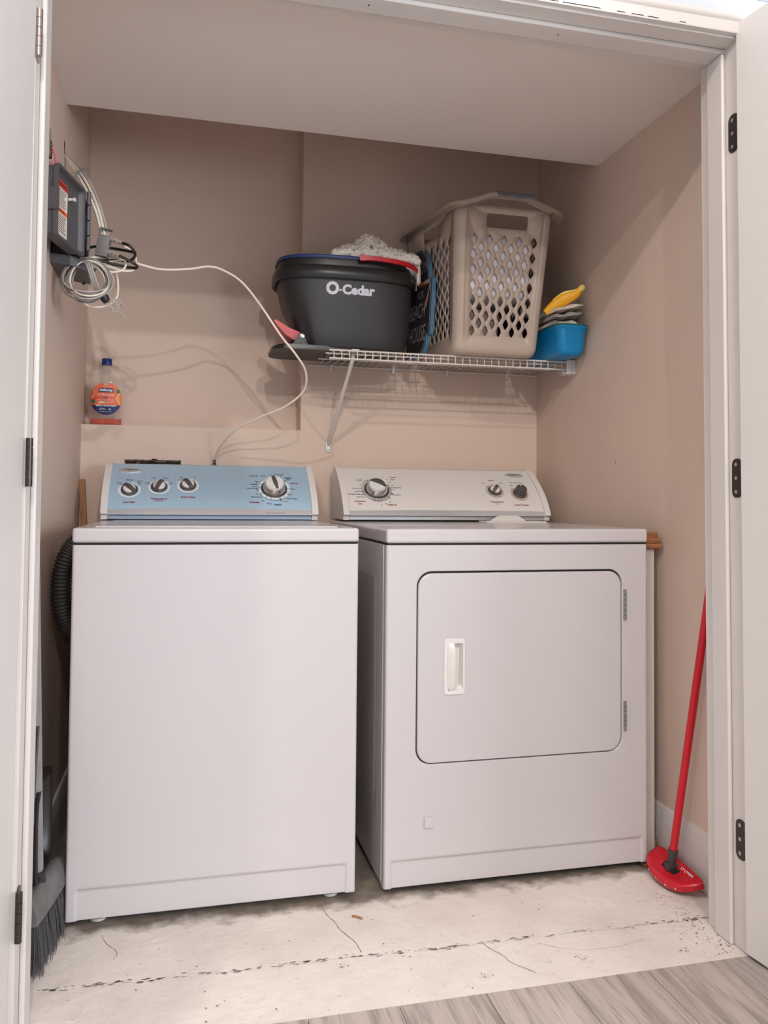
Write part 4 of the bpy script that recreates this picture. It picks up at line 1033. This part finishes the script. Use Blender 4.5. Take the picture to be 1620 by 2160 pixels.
# ================================================================== junction box and its cabling, left wall
jb = thing('junction_box', 'open grey plastic utility junction box with a warning label, on the left wall', 'junction box', (XL, -.61, 1.70))
mb = MB(); mb.box((XL+.0005, -.705, 1.628), (XL+.006, -.515, 1.822), .002, 2)
for a, b in (((XL+.0005, -.705, 1.628), (XL+.072, -.701, 1.822)), ((XL+.0005, -.519, 1.628), (XL+.072, -.515, 1.822)), ((XL+.0005, -.705, 1.818), (XL+.072, -.515, 1.822)), ((XL+.0005, -.705, 1.628), (XL+.072, -.515, 1.632))): mb.box(a, b, .0012, 1)
obj('box_body', mb, 'box_dark', jb)
mb = MB(); mb.loft([[(XL+.001, -.715, 1.634), (XL+.050, -.715, 1.632), (XL+.088, -.690, 1.630), (XL+.085, -.54, 1.630), (XL+.001, -.54, 1.634)], [(XL+.001, -.71, 1.612), (XL+.048, -.71, 1.608), (XL+.088, -.692, 1.600), (XL+.082, -.55, 1.60), (XL+.001, -.55, 1.61)]]); obj('cable_shroud', mb, 'box_grey', jb, ang=30)
La = Vector((-.052, -.893, 0)); Lb = Vector((-.010, -.716, 0)); lu = (Lb-La).normalized(); LW = (Lb-La).length; ln = Vector((lu.y, -lu.x, 0))
if ln.x < 0: ln = -ln
def lp(u, z, d): return tuple(La+lu*u+Vector((0, 0, z))+ln*d)
ro = rrect(0, 1.628, LW, 1.806, .012, 5); ri = rrect(.007, 1.635, LW-.007, 1.799, .009, 5); rb = rrect(.012, 1.640, LW-.012, 1.794, .008, 5); rbo = rrect(.004, 1.632, LW-.004, 1.802, .01, 5)
mb = MB(); mb.loft([[lp(u, v, -.036) for u, v in rbo], [lp(u, v, -.010) for u, v in rbo], [lp(u, v, -.010) for u, v in ro], [lp(u, v, 0) for u, v in ro], [lp(u, v, 0) for u, v in ri], [lp(u, v, -.004) for u, v in ri], [lp(u, v, -.014) for u, v in rb]], True, True); ld = obj('box_lid', mb, 'box_grey', jb, ang=30)
mb = MB(); mb.loft([[lp(u, v, -.0138) for u, v in rrect(.018, 1.645, .095, 1.780, .002, 2)], [lp(u, v, -.0132) for u, v in rrect(.018, 1.645, .095, 1.780, .002, 2)]]); lbb = obj('warning_label', mb, 'label_white', ld, smooth=False)
for m_, z0_, z1_ in (('label_red', 1.762, 1.7795), ('label_orange', 1.700, 1.711)):
    mb = MB(); q = [(.019, z0_), (.094, z0_), (.094, z1_), (.019, z1_)]; mb.loft([[lp(u, v, -.0132) for u, v in q], [lp(u, v, -.0128) for u, v in q]]); obj('label_band', mb, m_, lbb, smooth=False)
mb = MB(); rl = random.Random(6)
z = 1.757
while z > 1.648:
    if not (1.697 < z < 1.714):
        q = [(.023, z), (.023+rl.uniform(.05, .068), z), (.023+.05, z+.0016), (.023, z+.0016)]; q[2] = (q[1][0], z+.0016); mb.loft([[lp(u, v, -.0132) for u, v in q], [lp(u, v, -.0129) for u, v in q]])
    z -= .0042
textmesh(mb, 'WARNING', .013, None, bold=.02, fn=lambda a, b: lp(.056+a, 1.7705+b, -.0126)); textmesh(mb, 'WARNING', .009, None, bold=.02, fn=lambda a, b: lp(.056+a, 1.7055+b, -.0126))
obj('label_print', mb, 'ink_dark', lbb, smooth=False)
mb = MB(); mb.lathe([(.004, 0), (.003, .012), (.005, .013), (.005, .017)], 12, along(lp(.105, 1.752, -.014), lp(.105, 1.752, .02))); obj('lid_post', mb, 'clip_white', ld)
mb = MB(); mb.loft([[lp(u, v, .002) for u, v in rrect(-.006, 1.69, .006, 1.745, .004, 3)], [lp(u, v, -.02) for u, v in rrect(-.006, 1.69, .006, 1.745, .004, 3)]]); obj('latch', mb, 'box_grey', ld)
mb = MB()
for k in range(4): mb.tube([(-.003, -.706, 1.650+k*.040), (-.003, -.706, 1.685+k*.040)], .0055, 10)
obj('hinge_barrel', mb, 'box_grey', ld)
def cable(name, pts, r, m, label=None, cat='cable', group=None, parent=None, k=6, n=8):
    mb = MB(); mb.tube(spline(pts, k), r, n); o = obj(name, mb, m, parent, ang=70)
    if label: tag(o, label, cat, group)
    return o
TR = [[(-.095, -.494, 1.984), (-.076, -.51, 1.957), (-.039, -.54, 1.906), (-.011, -.56, 1.852), (.01, -.57, 1.797), (.024, -.58, 1.741), (.032, -.58, 1.722)], [(-.095, -.494, 1.984), (-.079, -.51, 1.952), (-.046, -.54, 1.898), (-.017, -.56, 1.843), (.004, -.57, 1.788), (.018, -.58, 1.733), (.028, -.58, 1.722)], [(-.095, -.494, 1.984), (-.073, -.51, 1.959), (-.033, -.54, 1.911), (-.005, -.56, 1.857), (.016, -.57, 1.801), (.031, -.58, 1.746), (.037, -.58, 1.723)], [(-.095, -.494, 1.984), (-.077, -.50, 1.954), (-.042, -.53, 1.902), (-.013, -.55, 1.848), (.008, -.56, 1.793), (.022, -.57, 1.737), (.031, -.57, 1.722)]]
cb = thing('cable_bundle', 'bundle of pale cables running from a wall hole down to the grey splitter', 'cables', (XL, -.494, 1.98))
for i, (P, m_) in enumerate(zip(TR, ('cable_white', 'cable_white', 'cable_grey', 'cable_midgrey'))): cable('trunk_cable', P, .0042 if i < 3 else .0032, m_, parent=cb)
mb = MB(); mb.tube([(-.060, -.556, 1.890), (-.052, -.556, 1.910), (-.034, -.556, 1.922), (-.020, -.556, 1.934)], .0028, 6); obj('zip_tie', mb, 'zip_grey', cb)
mb = MB(); mb.add([(XL+.0006, -.506+.012*math.cos(t)*(.7+.3*math.sin(3*t)), 1.998+.022*math.sin(t)) for t in [2*PI*i/16 for i in range(16)]], [tuple(range(16))])
o = obj('cable_hole', mb, 'drywall_core', bpy.data.objects['wall_left'], smooth=False)
sl = thing('cable_splitter', 'grey cable splitter hanging by its cables beside the junction box lid', 'splitter', (.025, -.58, 1.68))
Ms = Matrix.Translation((.026, -.585, 1.706)) @ Matrix.Rotation(R(-10), 4, 'Z') @ Matrix.Rotation(R(9), 4, 'Y')
mb = MB(); mb.box((-.018, -.012, -.033), (.014, .012, .024), .0015, 2, Ms); mb.box((-.018, -.010, .024), (-.013, .010, .044), .001, 1, Ms); mb.box((-.018, -.010, .040), (.014, .010, .044), .001, 1, Ms); mb.box((-.019, -.014, -.036), (.015, .014, -.031), .001, 1, Ms); obj('splitter_body', mb, 'cable_midgrey', sl, ang=30)
for a, b in (((.041, -.59, 1.722), (.074, -.60, 1.709)), ((.036, -.59, 1.684), (.067, -.60, 1.673))):
    mb = MB(); L_ = (Vector(b)-Vector(a)).length
    mb.lathe([(.007, 0), (.007, L_*.3), (.0055, L_*.32), (.0055, L_*.4), (.0075, L_*.42), (.0075, L_*.58), (.006, L_*.6), (.0045, L_*.64), (.0045, L_*.70), (.0068, L_*.72), (.0068, L_)], 12, along(a, b)); obj('connector', mb, 'metal_plug', sl, ang=30)
for lab_, P in (('black coaxial cable curving down from the upper splitter connector', [(.074, -.6, 1.709), (.093, -.61, 1.701), (.107, -.6, 1.686), (.105, -.58, 1.677), (.087, -.56, 1.671), (.062, -.56, 1.672), (.019, -.57, 1.664), (-.021, -.58, 1.661)]), ('black coaxial cable making the wide low loop from the lower splitter connector', [(.067, -.6, 1.673), (.088, -.6, 1.664), (.11, -.59, 1.655), (.111, -.58, 1.648), (.088, -.57, 1.651), (.05, -.57, 1.657), (.014, -.58, 1.661), (-.015, -.6, 1.65)]), ('black coaxial cable running straight behind the splitter to the junction box', [(.104, -.592, 1.688), (.077, -.57, 1.698), (.042, -.56, 1.704), (.004, -.56, 1.706), (-.022, -.58, 1.692)]), ('short straight piece of black coax hanging inside the grey cable coil', [(.009, -.56, 1.659), (-.004, -.56, 1.636), (-.019, -.56, 1.613), (-.031, -.56, 1.596)])):
    cable('black_coax', P, .0040, 'cable_black', lab_, 'cable', 'black coax cables at the splitter')
for lab_, P in (('thin white cable bent in a small round loop below the splitter', [(-.015, -.6, 1.646), (.01, -.6, 1.635), (.046, -.59, 1.629), (.074, -.58, 1.639), (.083, -.58, 1.658), (.071, -.58, 1.671), (.03, -.57, 1.676), (-.02, -.6, 1.66)]), ('thin white cable bowing out farthest right behind the black coax loops', [(.077, -.57, 1.709), (.1, -.56, 1.7), (.109, -.56, 1.674), (.106, -.57, 1.647), (.079, -.58, 1.637), (.03, -.58, 1.648)]), ('thin white cable hanging down along the right side of the wire coil', [(.05, -.56, 1.656), (.058, -.56, 1.63), (.062, -.56, 1.596), (.058, -.57, 1.56), (.03, -.58, 1.535), (-.01, -.59, 1.53), (-.045, -.60, 1.555)])):
    cable('white_cable', P, .0032, 'cable_white', lab_, 'cable', 'white cables at the splitter')
wc = thing('wire_coil', 'tied coil of grey and white wires hanging under the junction box', 'wire coil', (-.01, -.68, 1.52))
rk = random.Random(12)
for i in range(13):
    m_ = ('cable_grey', 'cable_midgrey', 'cable_white', 'cable_midgrey')[i % 4]; pts = []
    a_ = .050+rk.uniform(-.010, .012); b_ = .049+rk.uniform(-.008, .012); cx_ = -.003+rk.uniform(-.006, .008); cz_ = 1.574+rk.uniform(-.008, .006); y0 = -.70+rk.uniform(-.014, .014); tl = rk.uniform(-.2, .2)
    for k in range(22):
        t = 2*PI*k/21+PI/2+rk.uniform(-.02, .02); pts.append((cx_+a_*math.cos(t), y0+.02*math.sin(t+tl)+.012*math.cos(2*t), cz_+b_*math.sin(t)))
    cable('wire_loop', pts, .0026, m_, k=3, n=6, parent=wc)
for i in range(5):
    dx_ = i*.0028-.005; cable('tail_strand', [(-.008+dx_, -.70, 1.626), (.002+dx_, -.725, 1.608), (.012+dx_, -.725, 1.577), (.022+dx_, -.71, 1.548), (.035+dx_*.4, -.69, 1.534)], .0024, ('cable_grey', 'cable_midgrey')[i % 2], n=6, parent=wc)
mb = MB(); mb.tube(spline([(.026, -.70, 1.547), (.036, -.69, 1.536), (.046, -.685, 1.522)], 4), [.007, .009, .011, .012, .012, .012, .011, .010, .008], 10); obj('tape_wrap', mb, 'cable_black', wc)
for P in ([(.042, -.6, 1.549), (.064, -.59, 1.553), (.074, -.59, 1.541), (.065, -.6, 1.525)], [(.043, -.6, 1.545), (.061, -.6, 1.54), (.064, -.6, 1.527), (.053, -.6, 1.526)], [(.04, -.6, 1.541), (.055, -.6, 1.52), (.074, -.6, 1.515), (.086, -.6, 1.501)], [(.045, -.6, 1.552), (.07, -.6, 1.543), (.083, -.6, 1.535)], [(.04, -.6, 1.539), (.053, -.6, 1.524), (.049, -.6, 1.513)], [(.040, -.605, 1.545), (.058, -.6, 1.548), (.070, -.6, 1.530), (.060, -.6, 1.518)]):
    cable('frayed_end', [(.2565+(x_-.2565)*.964, y_-.085, 1.0058+(z_-1.0058)*.964) for x_, y_, z_ in P], .0018, 'cable_grey', n=6, parent=wc)
cable('coaxial_cable', [(.02, -.57, 1.655), (.05, -.565, 1.667), (.077, -.56, 1.674), (.105, -.54, 1.673), (.176, -.5, 1.671), (.256, -.48, 1.684), (.312, -.46, 1.701), (.354, -.45, 1.696), (.412, -.44, 1.666), (.471, -.43, 1.6), (.532, -.42, 1.517), (.586, -.41, 1.455), (.62, -.38, 1.409), (.621, -.33, 1.355), (.566, -.28, 1.307), (.494, -.22, 1.277), (.421, -.15, 1.241), (.378, -.08, 1.196), (.356, -.03, 1.157), (.352, -.016, 1.140)], .0037, 'cable_white', 'long white coaxial cable arching across the closet to the wall behind the washer', 'cable', k=8)
wp = thing('wall_plug', 'small dark metal cable plug on the wall behind the washer console', 'plug', (.3525, -.008, 1.12))
mb = MB(); mb.box((.3475, -.021, 1.128), (.3575, -.010, 1.142), .001, 1); mb.box((.346, -.022, 1.116), (.359, -.001, 1.127), .001, 1); obj('plug_body', mb, 'hinge_dark', wp)
mb = MB(); mb.box((.347, -.0215, 1.1268), (.358, -.004, 1.1285)); obj('plug_band', mb, 'dark_gap', wp)
# alarm contact with pink wires
al = thing('door_contact', 'small yellow-green terminal block with pink wires high on the left wall', 'terminal block', (XL, -.83, 1.85))
mb = MB(); mb.box((XL+.001, -.87, 1.835), (XL+.016, -.835, 1.905), .002, 2); obj('metal_case', mb, 'alarm_green', al)
mb = MB(); mb.box((XL+.001, -.835, 1.845), (XL+.014, -.80, 1.888), .002, 2); mb.box((XL+.001, -.868, 1.805), (XL+.012, -.835, 1.833), .002, 1); obj('terminal_strip', mb, 'rubber_dark', al)
for dz_ in (0, .009, .018):
    mb = MB(); mb.lathe([(.0028, 0), (.0028, .003), (.0012, .0034)], 8, frame((XL+.014, -.815, 1.858+dz_), (0, 1, 0), (0, 0, 1))); obj('terminal_screw', mb, 'screw', al)
cable('pink_wire', [(XL+.016, -.812, 1.872), (XL+.022, -.805, 1.85), (XL+.020, -.80, 1.83), (XL+.016, -.815, 1.812), (XL+.012, -.83, 1.808), (XL+.012, -.84, 1.818), (XL+.018, -.825, 1.825), (XL+.021, -.81, 1.815), (XL+.016, -.825, 1.80), (XL+.010, -.86, 1.796)], .0016, 'wire_pink', parent=al, n=6)
cable('pink_wire', [(XL+.016, -.815, 1.865), (XL+.024, -.80, 1.845), (XL+.02, -.805, 1.822), (XL+.014, -.825, 1.80), (XL+.010, -.86, 1.79)], .0016, 'wire_pink', parent=al, n=6)

# ================================================================== things beside the machines
mb = MB(); a, b = Vector((-.067, -.05, .80)), Vector((-.0865, -.016, 1.066))
Mx = along(a, b); L_ = (b-a).length; mb.box((-.010, -.009, 0), (.010, .009, L_), .0015, 2, Mx); tag(obj('wooden_stick', mb, 'raw_wood'), 'bare wooden stick leaning in the back left corner behind the washer', 'stick')
# corrugated hose
mb = MB(); P = spline([(.004, -.58, .90), (-.022, -.6, .888), (-.046, -.6, .858), (-.062, -.6, .81), (-.0655, -.6, .755), (-.060, -.6, .70), (-.045, -.6, .655), (-.018, -.6, .62)], 22); 
mb.tube(P, [.0262 if (i//2) % 2 else .0222 for i in range(len(P))], 18); hs = obj('drain_hose', mb, 'rubber_dark', ang=180); tag(hs, 'black corrugated hose bulging out on the left of the washer', 'hose')
for v in hs.data.vertices:
    if v.co.x < XL+.003: v.co.x = XL+.003
    if v.co.x > -.003: v.co.x = -.003
# folded drying rack behind the dryer on the right
dk = thing('drying_rack', 'folded wooden rack with a white post standing between dryer and right wall', 'rack', (1.54, -.85, 0))
mb = MB(); mb.box((1.5135, -.868, .004), (1.553, -.856, .873), .001, 1); obj('white_post', mb, 'white_wood', dk)
for i, (x0, x1, y0, y1, z0_, z1_) in enumerate(((1.5125, 1.562, -.872, -.850, .905, .921), (1.5125, 1.570, -.877, -.857, .890, .905), (1.515, 1.572, -.880, -.856, .874, .8885), (1.5535, 1.569, -.868, -.855, .868, .8738))):
    m = MB(); m.box((x0, y0, z0_), (x1, y1, z1_), .002, 2); obj('wood_slat', m, 'rack_wood', dk)
for i, (x0, x1, y0, y1, z0_, z1_) in enumerate(((1.5535, 1.562, -.866, -.852, .02, .058), (1.50, 1.553, -.905, -.869, .001, .012))):
    m = MB(); m.box((x0, y0, z0_), (x1, y1, z1_), .002, 2); obj('wood_slat', m, 'rack_wood', dk)
# red flat mop leaning in the corner by the right jamb
fm = thing('flat_mop', 'red-handled mop with a red rounded head standing in the right corner of the closet', 'mop', (1.53, -1.0, 0))
wn = Vector((1.567, 0, 0))
hA = Vector((1.5500, -1.098, .044)); hB = Vector((1.5540, -.905, .052))      # straight edge against the baseboard
uu = (hB-hA); HL = uu.length; uu.normalize(); out2 = Vector((-.80, -.30, -.30)); out2 = (out2-uu*out2.dot(uu)).normalized(); nn = uu.cross(out2).normalized()
if nn.z < 0: nn = -nn
def hp_(u, v, d): return tuple(hA+uu*u+out2*v+nn*d)
oo = [(-.002, .004), (.03, 0), (.10, -.002), (.17, 0), (HL+.004, .006), (HL+.008, .018), (HL, .042), (HL-.022, .064), (HL-.055, .078), (.10, .083), (.06, .079), (.028, .066), (.008, .045), (-.006, .018)]
oo = [(p.x, p.y) for p in spline([(u, v, 0) for u, v in oo], 4, True)]
def oin(k): return [(.096+(u-.096)*k, .036+(v-.036)*k) for u, v in oo]
mb = MB(); mb.loft([[hp_(u, v, -.012) for u, v in oin(.98)], [hp_(u, v, -.010) for u, v in oo], [hp_(u, v, .004) for u, v in oo], [hp_(u, v, .007) for u, v in oin(.96)], [hp_(u, v, .0085) for u, v in oin(.74)], [hp_(u, v, .0075) for u, v in oin(.70)], [hp_(u, v, .0075) for u, v in oin(.1)]]); mh = obj('mop_plate', mb, 'red_plastic', fm, ang=35)
mb = MB(); qq = [(.066, .026), (.120, .026), (.126, .030), (.120, .048), (.066, .048), (.062, .034)]; mb.loft([[hp_(u, v, .0072) for u, v in qq], [hp_(u, v, .0086) for u, v in qq]]); obj('plate_recess', mb, 'dark_gap', mh)
mb = MB(); textmesh(mb, 'O-Cedar', .016, None, bold=.02, fn=lambda a, b: hp_(.048-a*.9, .016+b*.7, .0089)); obj('brand_lettering', mb, 'ink_white', mh, smooth=False)
mb = MB()
for u, v in ((.03, .068), (.06, .079), (.10, .083), (.14, .078)):
    mb.lathe([(.003, 0), (.002, .0012)], 8, along(hp_(u, v-.0005, -.003), hp_(u, v+.02, -.003)))
obj('studs', mb, 'ink_white', mh)
base = Vector(hp_(.092, .036, .010)); tip = Vector((1.5665, -1.118, .86)); dv = (tip-base).normalized()
mb = MB(); mb.lathe([(.0085, 0), (.0105, .012), (.0125, .045), (.0130, .050), (.0105, .050)], 20, along(base, tip)); mb.box((-.016, -.010, -.006), (.016, .010, .010), .003, 2, along(base, tip)); obj('socket', mb, 'mop_socket', fm)
mb = MB(); q0 = base+dv*.046
mb.tube([q0, tip], .0102, 18); obj('pole', mb, 'red_plastic', fm, ang=60)
mb = MB(); mb.tube([tip, tip+dv*.42], .0102, 18); obj('pole_upper', mb, 'red_plastic', fm, ang=60)

# broom and dustpan by the left jamb
bm_ = thing('push_broom', 'grey broom with a metal pole standing left of the washer by the jamb', 'broom', (-.03, -1.02, 0))
pA = Vector((-.046, -1.0, .176)); pB = Vector((-.0520, -1.115, .96))
mb = MB(); mb.tube([pA, pB], .0125, 18); obj('pole', mb, 'broom_pole', bm_, ang=60)
dv = (pB-pA).normalized()
mb = MB(); mb.lathe([(.0175, 0), (.0165, .034), (.0135, .034)], 20, along(pA-dv*.022, pB)); obj('pole_socket', mb, 'rubber_dark', bm_)
ax = Vector((.038, .25, 0)).normalized()
hC = Vector((-.0345, -.955, .136))
def hd_ring(t):
    c = hC+ax*t; k = max(.25, 1-(abs(t+.01)/.150)**4); s_ = Vector((ax.y, -ax.x, 0))
    wd = .026*(.75+.25*k); top_ = .036*k
    return [c-s_*wd+Vector((0, 0, -.030)), c-s_*wd*1.0+Vector((0, 0, -.012)), c-s_*wd*.75+Vector((0, 0, top_*.45)), c-s_*wd*.3+Vector((0, 0, top_*.8)), c+s_*wd*.3+Vector((0, 0, top_*.8)), c+s_*wd*.75+Vector((0, 0, top_*.45)), c+s_*wd+Vector((0, 0, -.012)), c+s_*wd+Vector((0, 0, -.030))]
mb = MB(); mb.loft([hd_ring(t) for t in (-.132, -.126, -.11, -.08, -.04, 0, .04, .08, .105, .12, .126)]); obj('broom_head', mb, 'broom_grey', bm_, ang=50)
mb = MB(); rb_ = random.Random(9); s_ = Vector((ax.y, -ax.x, 0))
for i in range(1500):
    t = rb_.uniform(-.128, .122); w_ = rb_.uniform(-.022, .022); a = hC+ax*t+s_*w_+Vector((0, 0, -.028)); sp_ = w_*.55+rb_.gauss(0, .004)
    e_ = hC+ax*(t*1.10+rb_.gauss(.004, .005))+s_*(w_+sp_); e_.z = rb_.uniform(.001, .010)
    if e_.x < XL+.017: e_.x = XL+.017
    if e_.y > YF-.02 and e_.x > -.004: e_.x = -.004
    m_ = (a+e_)*.5; m_ = m_+s_*sp_*.15; d1 = .00075
    V = []
    for p, r_ in ((a, d1), (m_, d1), (e_, d1*.6)): V += [p+Vector((r_, 0, 0)), p+Vector((-r_*.5, r_*.87, 0)), p+Vector((-r_*.5, -r_*.87, 0))]
    mb.add(V, [(0, 1, 4, 3), (1, 2, 5, 4), (2, 0, 3, 5), (3, 4, 7, 6), (4, 5, 8, 7), (5, 3, 6, 8)])
o = obj('bristles', mb, 'bristle', bm_, smooth=False); o['kind'] = 'stuff'
dp = thing('dustpan', 'black plastic dustpan standing on edge against the left baseboard behind the broom', 'dustpan', (-.06, -.92, .17))
mb = MB()
po_ = [(-1.06, .205), (-1.03, .175), (-.92, .172), (-.895, .185), (-.880, .24), (-.878, .30), (-.885, .345), (-.90, .378), (-.96, .375), (-1.06, .352)]
pp = [(p.x, p.y) for p in spline([(u, v, 0) for u, v in po_], 3, True)]
def dpr(x, k): return [(x, -.97+(u+.97)*k, .275+(v-.275)*k) for u, v in pp]
mb.loft([dpr(-.0785, .93), dpr(-.076, 1.0), dpr(-.040, 1.03), dpr(-.036, 1.0), dpr(-.044, .93), dpr(-.070, .86)]); obj('pan', mb, 'black_plastic', dp, ang=40)
mb = MB(); mb.box((-.062, -.975, .37), (-.052, -.945, .52), .004, 2); obj('handle', mb, 'black_plastic', dp)
hb = thing('hand_brush', 'small black hand brush clipped in front of the dustpan beside the broom pole', 'brush', (-.055, -1.13, .35))
mb = MB(); mb.loft([[(-.076, -1.145, .385), (-.034, -1.135, .385), (-.034, -1.115, .385), (-.076, -1.115, .385)], [(-.078, -1.15, .40), (-.036, -1.14, .40), (-.036, -1.11, .40), (-.078, -1.11, .40)], [(-.07, -1.14, .53), (-.030, -1.135, .53), (-.030, -1.115, .53), (-.07, -1.115, .53)]]); obj('brush_block', mb, 'black_plastic', hb, ang=30)
mb = MB()
for i in range(9):
    for j in range(3): mb.box((-.074+i*.0045, -1.142+j*.010, .33), (-.0715+i*.0045, -1.136+j*.010, .387))
obj('bristle_tuft', mb, 'rubber_dark', hb, smooth=False)

for o in bpy.data.objects:
    if o.parent is not None and o.name.split('.')[0] in ('printed_lettering', 'dial_ticks', 'tick_marks', 'label_lettering', 'label_print', 'brand_lettering', 'badge_lettering', 'honeycomb', 'studs', 'bristle_tuft', 'paint_crack', 'torn_edge', 'coloured_lettering', 'chalk_lettering', 'rust_streak', 'scuff_mark', 'painted_motif'):
        o['kind'] = 'stuff'
